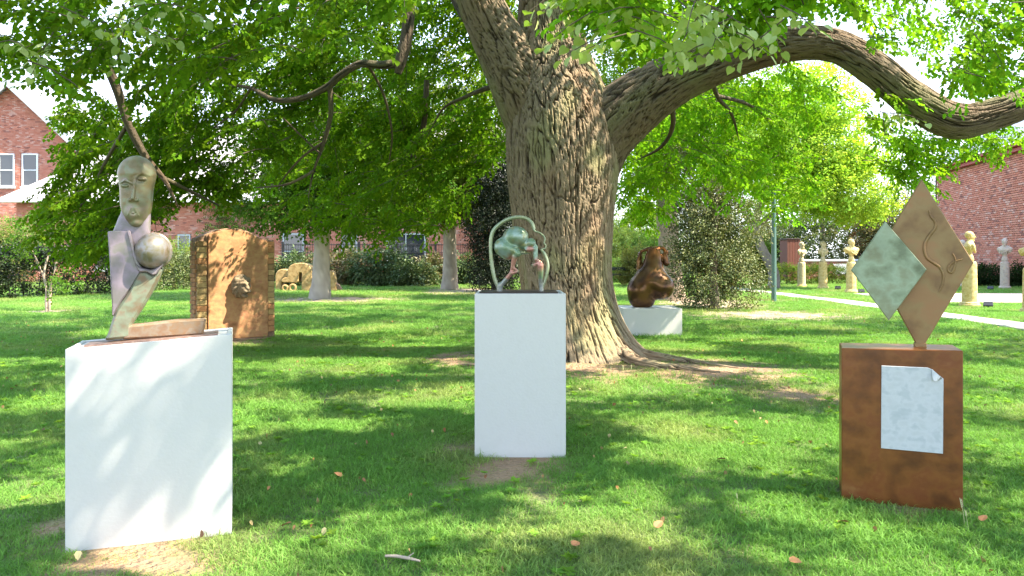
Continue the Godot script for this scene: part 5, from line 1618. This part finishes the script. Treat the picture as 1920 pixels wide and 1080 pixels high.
	for i in 60: wr.append(0.0105 * (0.35 + 0.65 * sin(PI * (i + 3) / 66.0)))
	g = Geo.new()
	g.tube(wp, wr, 10)
	part("wavy_ridge", g.mesh(), brown, t)
	var curl := []
	for q in [[688, 440], [702, 470], [700, 510], [686, 540], [670, 536], [668, 516], [682, 496], [705, 482], [740, 472]]:
		curl.append(zo.call(q[0], q[1], 0.029))
	wp = curve(curl, 40)
	wr = []
	for i in 40: wr.append(0.008 * (0.4 + 0.6 * sin(PI * (i + 2) / 44.0)))
	g = Geo.new()
	g.tube(wp, wr, 8)
	part("curl", g.mesh(), brown, t)
	g = Geo.new()
	g.box(Vector3(-0.032, 0.001, -0.03), Vector3(0.032, 0.028, 0.03), 0.003)
	part("foot", g.mesh(), brown, t)

	# ---- terracotta slab with the lion's head
	var base := at(445, 640, 14.0)
	base.y = gy(base.x, base.z)
	yaw = deg_to_rad(36.0)
	t = thing("terracotta_slab", "upright terracotta slab with curved top and brick edges, a lion's head on it", "monument", base, yaw)
	var terra := blotchy([[0.15, lin(0.240, 0.109, 0.045)], [0.36, lin(0.368, 0.172, 0.075)], [0.55, lin(0.432, 0.250, 0.105)], [0.75, lin(0.384, 0.172, 0.083)], [0.9, lin(0.240, 0.125, 0.060)]], 0.6, 0.85, 0.0, 0.012, 71, 0.5)
	var old := blotchy([[0.2, lin(0.14, 0.09, 0.06)], [0.5, lin(0.24, 0.14, 0.085)], [0.8, lin(0.30, 0.20, 0.12)]], 1.5, 0.9, 0.0, 0.02, 72, 0.6)
	var K := func(x: float, y: float) -> Vector2: return Vector2((x - 445.0) * 0.00925, (640.0 - y) * 0.00933)
	g = Geo.new()
	g.prism(eased(PackedVector2Array([K.call(371, 645), K.call(518, 645), K.call(518, 454), K.call(505, 452), K.call(494, 450), K.call(484, 446), K.call(474, 440), K.call(462, 434.5), K.call(448, 431.5), K.call(430, 431), K.call(414, 433), K.call(402, 436.5), K.call(390, 442), K.call(380, 447), K.call(371, 450)]), 1, 0.03), -0.36, -0.03, 0.012)
	part("core", g.mesh(), old, t)
	g = Geo.new()
	g.prism(eased(PackedVector2Array([K.call(391, 637), K.call(503, 637), K.call(503, 454), K.call(494, 452.5), K.call(484, 449), K.call(474, 443), K.call(462, 437.5), K.call(448, 434.5), K.call(430, 434), K.call(414, 436), K.call(402, 439.5), K.call(391, 444)]), 1, 0.02), -0.028, 0.02, 0.006)
	part("front_panel", g.mesh(), terra, t)
	var yellow := []
	for k in 4:
		yellow.append(blotchy([[0.2, [lin(0.30, 0.19, 0.07), lin(0.34, 0.15, 0.06), lin(0.20, 0.12, 0.05), lin(0.38, 0.25, 0.10)][k]], [0.8, [lin(0.42, 0.28, 0.11), lin(0.42, 0.22, 0.09), lin(0.30, 0.19, 0.08), lin(0.46, 0.32, 0.14)][k]]], 1.6, 0.9, 0.0, 0.02, 73 + k, 0.4))
	var bricks: Array[ArrayMesh] = []
	for k in 3:
		g = Geo.new()
		g.box(Vector3(-0.08, -0.047, -0.03 - 0.004 * k), Vector3(0.08, 0.047, 0.02 - 0.004 * k), 0.008)
		bricks.append(g.mesh())
	var i := 0
	for y in range(0, 17):
		for x in [-0.602, 0.598]:
			if x > 0 and y < 1: continue
			var o := part("brick", bricks[rng.randi() % 3], yellow[rng.randi() % 4], t, "", Vector3(x + rng.randf_range(-0.003, 0.003), 0.06 + y * 0.101, rng.randf_range(-0.006, 0.004)))
			if x > 0: o.scale.x = 0.72
			o.rotation.z = rng.randf_range(-0.012, 0.012)
	g = Geo.new()
	g.box(Vector3(-0.012, -0.034, -0.078), Vector3(0.022, 0.034, 0.078), 0.006)
	var sb := g.mesh()
	for y in 22:
		for z in 2:
			part("brick", sb, yellow[2] if rng.randf() < 0.5 else yellow[1], t, "", Vector3(-0.69 - rng.randf() * 0.006, 0.05 + y * 0.077, -0.12 - 0.163 * z + (0.02 if y % 2 else -0.02)))
	var lion := func(p: Vector3) -> float:
		var q := p.rotated(Vector3.UP, -0.15)
		var ang := atan2(q.y, q.x)
		var d := ell(q, Vector3(0, 0.5, 3), Vector3(16.5, 18.5, 9)) + 0.9 * sin(ang * 11.0 + q.z * 0.7) * smoothstep(6.0, 10.0, Vector2(q.x, q.y).length())
		d = smin(d, ell(q, Vector3(0, -0.5, 10), Vector3(10.0, 12.5, 9)), 1.0)
		d = smin(d, ell(q, Vector3(0, -5.0, 18.5), Vector3(6.2, 5.2, 7)), 2.0)
		d = smin(d, bone(q, Vector3(0, 6, 17.5), Vector3(0, -2, 24), 2.8, 3.2), 1.5)
		for s2 in [-1.0, 1.0]:
			d = smax(d, -ell(q, Vector3(s2 * 5.2, 2.4, 20.5), Vector3(3.6, 2.6, 4.6)), 1.0)
			d = smin(d, ell(q, Vector3(s2 * 5.0, 2.2, 16.0), Vector3(1.9, 1.3, 1.8)), 0.4)
			d = smin(d, bone(q, Vector3(s2 * 2.2, 5.6, 19.0), Vector3(s2 * 8.0, 5.4, 15.5), 2.0, 1.6), 1.0)
			d = smin(d, ell(q, Vector3(s2 * 11.0, 10.5, 8), Vector3(3.6, 4.2, 3.0)), 1.0)
			d = smin(d, ell(q, Vector3(s2 * 3.0, -6.4, 22.5), Vector3(3.8, 3.0, 3.4)), 0.8)
		d = smax(d, -ell(q, Vector3(0, -10.8, 22), Vector3(5.4, 1.9, 6)), 0.8)
		d = smin(d, ell(q, Vector3(0, -14, 15), Vector3(5.2, 3.0, 6)), 1.5)
		return smax(d, -p.z, 0.5)
	var lh := part("lion_head", surface_of(lion, Vector3(-22, -22, -1), Vector3(22, 22, 28), 0.75), blotchy([[0.2, lin(0.132, 0.092, 0.050)], [0.5, lin(0.216, 0.162, 0.100)], [0.8, lin(0.252, 0.196, 0.125)]], 3.0, 0.85, 0.0, 0.02, 78, 0.3), t)
	lh.scale = Vector3(0.0105, 0.0112, 0.0135)
	lh.position = Vector3(0.035, 0.93, 0.018)
	g = Geo.new()
	g.box(Vector3(-0.4, -0.06, 0.03), Vector3(0.52, 0.03, 0.2), 0.02)
	part("footing", g.mesh(), old, t)
	blocks.append([base.x - 0.1, base.z - 0.15, 0.72, 0.24, yaw])

	# ---- carved limestone blocks at the back
	base = on_ground(578, 546)
	u = -base.z / F / 4.5
	var lime := blotchy([[0.2, lin(0.288, 0.178, 0.064)], [0.5, lin(0.400, 0.257, 0.101)], [0.8, lin(0.464, 0.317, 0.138)]], 0.5, 0.9, 0.0, 0.02, 81, 0.6)
	t = thing("carved_stone_blocks", "pale yellow limestone sculpture of arches, wheels and a wedge behind the pale tree trunk", "sculpture", base)
	t.scale = Vector3.ONE * u
	for q in [["arch", [[805, 576], [803, 430], [825, 396], [865, 383], [905, 392], [919, 412], [919, 455], [882, 455], [862, 470], [856, 500], [856, 576]], -60, 40], 
			["great_arch", [[866, 496], [861, 476], [880, 458], [917, 453], [914, 395], [930, 360], [970, 338], [1030, 332], [1082, 345], [1110, 375], [1118, 420], [1118, 574], [1030, 574], [1034, 450], [1034, 416], [1012, 414], [1006, 440], [1005, 500]], -50, 70],
			["wedge", [[1120, 574], [1125, 500], [1228, 440], [1268, 393], [1292, 420], [1302, 500], [1322, 574]], -60, 30]]:
		g = Geo.new()
		g.prism(eased(poly(q[1], 1070, 572), 1, 12.0), q[2], q[3], 5.0)
		part(q[0], g.mesh(), lime, t)
	for q in [[893, 545, 20.0, 10.0], [957, 543, 24.0, 11.0]]:
		var ring := []
		var rr := []
		for j in 25:
			var a := TAU * j / 24.0
			ring.append(Vector3(q[0] - 1070 + cos(a) * q[2], 572 - q[1] + sin(a) * q[2] * 1.1, 66))
			rr.append(q[3])
		g = Geo.new()
		g.tube(ring, rr, 10, Color.WHITE, false)
		part("wheel", g.mesh(), lime, t)
	g = Geo.new()
	g.box(Vector3(-210, -12, -50), Vector3(-70, 14, 50), 5.0)
	part("base", g.mesh(), old, t)
	g = Geo.new()
	g.prism(eased(poly([[1300, 576], [1308, 500], [1330, 520], [1356, 560], [1366, 576]], 1070, 572), 1), -40, 20, 4.0)
	part("rough_stone", g.mesh(), old, t)

# ------------------------------------------------------------------ busts on columns
func bust_mesh(variant: int, head_turn: float) -> ArrayMesh:
	var f := func(p: Vector3) -> float:
		var d := bone(p, Vector3(0, 0, 0), Vector3(0, 5, 0), 12.0, 11.0)
		d = smin(d, bone(p, Vector3(0, 6, 0), Vector3(0, 14, 0), 5.5, 5.5), 3.0)
		var w := 29.0 if variant != 2 else 26.0
		var pz := Vector3(p.x, p.y, p.z * 1.35)
		d = smin(d, bone(pz, Vector3(0, 38, 0), Vector3(0, 15, 2), 20.0, 5.5), 6.0)
		for side in [-1.0, 1.0]:
			d = smin(d, bone(pz, Vector3(side * 5, 51, -1), Vector3(side * (w - 7), 42, 0), 6.0, 8.0), 6.0)
			d = smin(d, bone(pz, Vector3(side * (w - 7), 42, 0), Vector3(side * (w - 8), 33, 1), 8.0, 6.0), 5.0)
			d = smin(d, ell(p, Vector3(side * 8, 37, 10), Vector3(9, 7, 5)), 4.0)
		d = smin(d, bone(p, Vector3(0, 44, 0), Vector3(0, 60, 2), 7.5, 6.2), 6.0)
		if variant == 0:
			d = smin(d, bone(p, Vector3(-22, 44, 8), Vector3(14, 22, 14), 5.0, 3.5), 1.5)
			d = smin(d, bone(p, Vector3(-16, 48, 8), Vector3(18, 28, 13), 4.5, 3.5), 1.5)
			d = smin(d, bone(p, Vector3(-8, 50, 8), Vector3(20, 36, 11), 4.0, 3.5), 1.5)
		elif variant == 1:
			d = smin(d, bone(p, Vector3(22, 44, 6), Vector3(-12, 20, 13), 6.0, 3.0), 1.5)
			d = smin(d, bone(p, Vector3(24, 38, -6), Vector3(10, 52, -4), 6.0, 4.0), 2.0)
			d = smin(d, ell(p, Vector3(9, 34, 11), Vector3(7, 6, 5)), 3.0)
		else:
			for k in 4: d = smin(d, bone(p, Vector3(-17 + k * 9, 49 - absf(k - 1.5) * 2.0, 9), Vector3(-12 + k * 7, 24, 14), 2.4, 2.0), 1.0)
		if p.y < 48.0: return d
		var q := (p - Vector3(0, 60, 0)).rotated(Vector3.UP, -head_turn) + Vector3(0, 60, 0)
		d = smin(d, ell(q, Vector3(0, 70, 3), Vector3(8.8, 14.5, 11.5)), 2.0)
		var hair := ell(q, Vector3(0, 75, -1.5), Vector3(10.6, 11.6, 13.0))
		if variant != 2: hair += 0.6 * sin(q.x * 1.3) * sin(q.y * 1.1) * sin(q.z * 1.2)
		d = smin(d, hair, 1.5)
		d = smin(d, bone(q, Vector3(0, 73, 14), Vector3(0, 66.5, 17.5), 1.2, 2.0), 1.2)
		d = smin(d, bone(q, Vector3(-6, 73.5, 12.2), Vector3(6, 73.5, 12.2), 1.5, 1.5), 1.2)
		d = smin(d, ell(q, Vector3(0, 57.5, 11), Vector3(4, 3, 4)), 2.0)
		d = smin(d, bone(q, Vector3(-2.6, 62.5, 13.6), Vector3(2.6, 62.5, 13.6), 1.2, 1.2), 0.6)
		for s in [-1.0, 1.0]:
			d = smax(d, -ell(q, Vector3(s * 4.2, 70.5, 15), Vector3(2.6, 1.7, 2.4)), 1.0)
			d = smin(d, ell(q, Vector3(s * 9.4, 69, 1), Vector3(1.6, 3.6, 2.4)), 0.8)
		if variant == 1: d = smin(d, ell(q, Vector3(0, 57, 10), Vector3(6.5, 6, 5)) + 0.4 * sin(q.x * 2.0) * sin(q.y * 1.6), 2.0)
		return d
	return surface_of(f, Vector3(-32, -8, -20), Vector3(32, 92, 26), 1.5)

func busts() -> void:
	var cream := blotchy([[0.2, lin(0.399, 0.278, 0.082)], [0.45, lin(0.532, 0.392, 0.148)], [0.65, lin(0.608, 0.474, 0.230)], [0.85, lin(0.437, 0.311, 0.098)]], 0.9, 0.8, 0.0, 0.016, 91, 0.3)
	var white := blotchy([[0.2, lin(0.445, 0.344, 0.180)], [0.5, lin(0.547, 0.448, 0.276)], [0.8, lin(0.581, 0.486, 0.318)]], 0.9, 0.8, 0.0, 0.016, 92, 0.3)
	var grey := blotchy([[0.2, lin(0.342, 0.264, 0.208)], [0.5, lin(0.468, 0.399, 0.352)], [0.8, lin(0.504, 0.374, 0.264)]], 0.9, 0.85, 0.0, 0.016, 93, 0.3)
	var meshes := [bust_mesh(0, 0.5), bust_mesh(1, -0.4), bust_mesh(2, 0.3)]
	# pixel of the middle, foot, top of the column, top of the head; turn; which mesh; stone
	var list := [
		[1503, 538, 491, 452, 0.7, 1, white, 1.0, "pale stone bust with bowed head, the farthest left of the row", "slim pale stone column under the bowed bust, leftmost in the row"],
		[1543, 542, 491, 451, 0.3, 2, white, 1.0, "pale stone bust with draped shoulder, second from the left in the row", "mossy yellowish stone column, second from the left in the row"],
		[1596, 549, 491, 447, -0.1, 0, cream, 1.0, "yellowish stone bust partly behind the teal diamond's left tip", "yellowish stone column touching the teal diamond's left tip"],
		[1818, 574, 490, 432, 1.0, 0, cream, 1.0, "yellow-cream stone bust turned right, beside the large diamond's right tip", "cream round stone column beside the large diamond's right tip"],
		[1884, 542, 491, 446, -0.9, 2, grey, 1.0, "grey stone bust before the brick wall, head turned left", "grey weathered stone column before the brick wall between two shrubs"],
		[1932, 585, 500, 440, -0.4, 1, cream, 1.0, "stone bust cut off by the right edge of the photo", "stone column cut off by the right edge of the photo"],
		[1805, 538, 491, 448, 0.4, 1, grey, 1.0, "stone bust hidden behind the large diamond's right corner", "pale stone column foot peeping out under the large diamond"]]
	for q in list:
		var b := on_ground(q[0], q[1])
		var k := -b.z / F
		var h: float = (q[1] - q[2]) * k
		var r: float = h * 0.155
		var t := thing("stone_column", q[9], "column", b, 0.0, "stone columns carrying busts")
		var g := Geo.new()
		g.lathe([[r * 1.42, -0.1], [r * 1.42, h * 0.035], [r * 1.38, h * 0.045], [r * 1.25, h * 0.05], [r * 1.3, h * 0.065], [r * 1.25, h * 0.085], [r * 1.08, h * 0.1], [0.0, h * 0.1]], 40)
		part("base", g.mesh(), q[6] if q[6] != white else cream, t)
		g = Geo.new()
		g.lathe([[r * 1.04, h * 0.1], [r, h * 0.14], [r * 0.985, h * 0.5], [r * 0.93, h * 0.93], [r * 0.9, h * 0.965], [r * 0.8, h * 0.99], [r * 0.74, h], [0.0, h]], 40)
		part("shaft", g.mesh(), q[6] if q[0] != 1543 else cream, t)
		var o := solo("stone_bust", meshes[q[5]], q[6], q[8], "bust", "stone busts on columns")
		var sc: float = (q[2] - q[3]) * k / 95.0
		o.position = b + Vector3(0, h + 6.5 * sc, 0)
		o.scale = Vector3.ONE * sc
		o.rotation.y = q[4]

# ------------------------------------------------------------------ fences, post, lights and other small things
func small_things() -> void:
	# lamp post
	var b := on_ground(1451, 565)
	var t := thing("lamp_post", "dark green metal post standing on the lawn before the maple", "lamp post", b)
	var g := Geo.new()
	g.lathe([[0.095, -0.1], [0.095, 0.05], [0.085, 0.07], [0.083, 1.2], [0.075, 2.6], [0.065, 3.5], [0.08, 3.52], [0.08, 3.6], [0.0, 3.6]], 20)
	part("post", g.mesh(), M.pole, t)
	g = Geo.new()
	g.lathe([[0.06, 3.6], [0.16, 3.66], [0.2, 4.0], [0.21, 4.02], [0.12, 4.15], [0.0, 4.22]], 16)
	part("lantern", g.mesh(), plain(lin(0.2, 0.22, 0.2), 0.3), t)
	# floodlights by the busts
	var flood: Node3D
	for q in [[1853, 578, 1.0, "small black ground floodlight right of the nearest cream column"], [1571, 545, 0.8, "small black ground floodlight between the second and third columns"], [1615, 551, 0.8, "small black ground floodlight behind the teal diamond's left edge"], [1857, 545, 0.9, "small black ground floodlight left of the grey column"]]:
		var p := on_ground(q[0], q[1])
		if flood == null:
			flood = thing("floodlight", q[3], "floodlight", p, -0.6, "ground floodlights for the busts")
			g = Geo.new()
			g.hexa([Vector3(-0.17, 0.07, 0.07), Vector3(0.17, 0.07, 0.07), Vector3(-0.15, 0.2, -0.13), Vector3(0.15, 0.2, -0.13), Vector3(-0.17, 0.12, 0.13), Vector3(0.17, 0.12, 0.13), Vector3(-0.15, 0.27, -0.07), Vector3(0.15, 0.27, -0.07)], 0.012)
			part("housing", g.mesh(), M.iron, flood)
			g = Geo.new()
			g.tube([Vector3(0, -0.05, 0), Vector3(0, 0.12, 0)], [0.02, 0.02], 8)
			part("stake", g.mesh(), M.iron, flood)
			flood.scale = Vector3.ONE * 0.75
		else:
			var o := duplicate_thing(flood, q[3])
			o.position = p
			o.rotation.y = rng.randf_range(-0.8, 0.4)
	# iron fence in front of the long building
	t = thing("iron_fence", "black iron fence behind the rhododendrons, below the grey window", "fence", at(745, 483, 43.6) * Vector3(1, 0, 1))
	var k := 43.6 / F
	var half := 215.0 * k
	var high := EYE + (HY - 457.0) * k
	for y in [high - 0.06, high - 0.5, 0.2]:
		g = Geo.new()
		g.box(Vector3(-half, y - 0.025, -0.02), Vector3(half, y + 0.025, 0.02), 0.004)
		part("rail", g.mesh(), M.iron, t)
	for i in 7:
		g = Geo.new()
		g.box(Vector3(-0.05, -0.1, -0.05), Vector3(0.05, high + 0.12, 0.05), 0.01)
		part("post", g.mesh(), M.iron, t, "", Vector3(-half + half * i / 3.0, 0, 0))
	g = Geo.new()
	var n := int(half * 2.0 / 0.13)
	for i in n:
		var x := -half + (i + 0.5) * 0.13
		g.box(Vector3(x - 0.011, 0.06, -0.011), Vector3(x + 0.011, high + 0.02, 0.011), 0.002)
	var pk := part("pickets", g.mesh(), M.iron, t)
	pk.set_meta("kind", "stuff")
	# dark rail fence with a white post, right of the trunk
	var p0 := at(1141, 483, 40.0); p0.y = 0.0
	t = thing("rail_fence", "dark two-rail fence with a white post behind the linden trunk", "fence", p0)
	k = 40.0 / F
	for q in [[501.0, 507.0], [513.0, 517.0]]:
		g = Geo.new()
		g.box(Vector3(0, EYE + (HY - q[1]) * k, -0.03), Vector3(90 * k, EYE + (HY - q[0]) * k, 0.03), 0.01)
		part("rail", g.mesh(), M.iron, t)
	g = Geo.new()
	g.box(Vector3(-0.22, -0.1, -0.12), Vector3(0.02, EYE + (HY - 499) * k, 0.12), 0.02)
	part("post", g.mesh(), M.white_trim, t)
	# low brick wall with a pale coping behind the busts, a lattice panel in it
	var w0 := at(1468, 483, 52.0); w0.y = 0.0
	k = 52.0 / F
	t = thing("low_brick_wall", "low tan brick wall with pale coping behind the second and third busts", "wall", w0)
	var len := 175.0 * k
	high = EYE + (HY - 490.0) * k
	g = Geo.new()
	g.box(Vector3(0, -0.1, -0.3), Vector3(len, high, -0.09), 0.01)
	part("core", g.mesh(), M.mortar, t)
	brickwork(t, Vector3(0, 0, -0.05), Vector3.RIGHT, len, high, [Rect2(100 * k, 0.3, 26 * k, 0.8)], 1.1)
	g = Geo.new()
	g.box(Vector3(-0.05, high + 0.002, -0.34), Vector3(len + 0.05, high + 0.13, 0.06), 0.015)
	part("coping", g.mesh(), M.white_trim, t)
	var lt := Node3D.new()
	for s in [-1.0, 1.0]:
		for i in 7:
			g = Geo.new()
			g.box(Vector3(-0.03, -0.62, -0.008), Vector3(0.03, 0.62, 0.008), 0.003)
			var o := part("slat", g.mesh(), M.white_trim, t, "", Vector3(102 * k + i * 0.135 + 0.05, 0.72, 0.03 if s > 0 else 0.052))
			o.rotation.z = s * PI / 4
			o.scale.y = 0.72
	lt.free()
	# dark red wooden shed behind the first bust
	w0 = at(1476, 483, 48.5); w0.y = 0.0
	k = 48.5 / F
	t = thing("red_shed", "dark red board shed behind the leftmost bust", "shed", w0)
	high = EYE + (HY - 449.0) * k
	g = Geo.new()
	g.box(Vector3(0.02, -0.1, -1.4), Vector3(24 * k - 0.02, high - 0.03, -0.025), 0.01)
	part("wall", g.mesh(), plain(lin(0.10, 0.035, 0.025), 0.8), t)
	for i in 5:
		g = Geo.new()
		var bw := 24.0 * k / 5.0
		g.box(Vector3(i * bw + 0.006, 0, -0.02), Vector3((i + 1) * bw - 0.006, high, 0.01 + 0.004 * (i % 2)), 0.005)
		part("board", g.mesh(), plain(lin(0.15 + 0.012 * (i % 3), 0.052, 0.032), 0.8), t)
	g = Geo.new()
	g.box(Vector3(-0.04, high + 0.002, -1.45), Vector3(24 * k + 0.04, high + 0.07, 0.05), 0.01)
	part("roof", g.mesh(), plain(lin(0.05, 0.03, 0.025), 0.8), t)
	# a fallen stick
	b = on_ground(755, 1062)
	g = Geo.new()
	g.tube([Vector3(-0.085, 0.035, -0.02), Vector3(-0.03, 0.04, -0.005), Vector3(0.03, 0.036, 0.012), Vector3(0.085, 0.03, 0.03)], [0.006, 0.008, 0.008, 0.005], 8)
	g.tube([Vector3(0.02, 0.036, 0.01), Vector3(0.05, 0.05, -0.02)], [0.004, 0.002], 6)
	var st := solo("fallen_stick", g.mesh(), plain(lin(0.42, 0.33, 0.26), 0.9), "short pale fallen stick in the grass below the middle plinth", "stick")
	st.position = b
	# seed stalks of grass
	var stalk: Node3D
	for q in [[1809, 985, 0.145, "pale dry grass stalk at the rusty block's right corner"], [1815, 990, 0.10, "shorter dry grass stalk right of the rusty block"], [1145, 722, 0.17, "pale grass stalk by the linden's root, leftmost"], [1170, 718, 0.16, "pale grass stalk between the linden's roots"], [1182, 716, 0.15, "pale grass stalk nearest the long root"], [1385, 955, 0.09, "small grass stalk in front of the rusty block's left half"]]:
		var p := on_ground(q[0], q[1])
		var hh: float = q[2]
		if stalk == null:
			stalk = thing("grass_stalk", q[3], "grass stalk", p, 0.0, "dry grass stalks")
			g = Geo.new()
			g.tube([Vector3(0, 0, 0), Vector3(-0.05, 0.5, 0), Vector3(-0.16, 1.0, 0.02)], [0.014, 0.012, 0.008], 5)
			part("stem", g.mesh(), plain(lin(0.42, 0.42, 0.2), 0.8), stalk)
			g = Geo.new()
			for i in 9:
				var y := 0.72 + i * 0.035
				var sd := 1.0 if i % 2 else -1.0
				g.tube([Vector3(-0.1 - (y - 0.72) * 0.2, y, 0), Vector3(-0.1 - (y - 0.72) * 0.2 + sd * 0.03, y + 0.05, 0.01), Vector3(-0.1 - (y - 0.72) * 0.2 + sd * 0.035, y + 0.11, 0.0)], [0.006, 0.016, 0.003], 5)
			part("seed_head", g.mesh(), plain(lin(0.50, 0.48, 0.28), 0.8), stalk)
			stalk.scale = Vector3.ONE * hh
		else:
			var o := duplicate_thing(stalk, q[3])
			o.position = p
			o.scale = Vector3.ONE * hh
			o.rotation.y = rng.randf() * 2.0
	# fallen brown leaves
	var lg := Geo.new()
	add_leaf(lg, Vector3(0, 0, 0), Vector3(0, 0.25, -1).normalized(), Vector3(0.2, 1, 0.1), 1.0, 0.42, true)
	var lm := lg.mesh()
	var brown := plain(lin(0.30, 0.14, 0.06), 0.8)
	for q in [[1590, 988, "curled brown leaf in the grass left of the rusty block"], [1480, 1062, "brown leaf near the bottom edge right of centre"], [1230, 1005, "small brown leaf in mid lawn"], [640, 905, "brown leaf in the shaded grass right of the left plinth"], [1360, 870, "brown leaf between the middle plinth and the rusty block"], [1840, 985, "brown leaf right of the grass stalks"], [530, 1000, "brown leaf near the foot of the left plinth"], [1075, 1040, "brown leaf below the middle plinth"]]:
		var o := solo("fallen_leaf", lm, brown, q[2], "fallen leaf", "fallen leaves on the lawn")
		o.position = on_ground(q[0], q[1]) + Vector3(0, 0.035, 0)
		o.scale = Vector3.ONE * 0.06
		o.rotation = Vector3(rng.randf_range(-0.3, 0.3), rng.randf() * TAU, rng.randf_range(-0.3, 0.3))
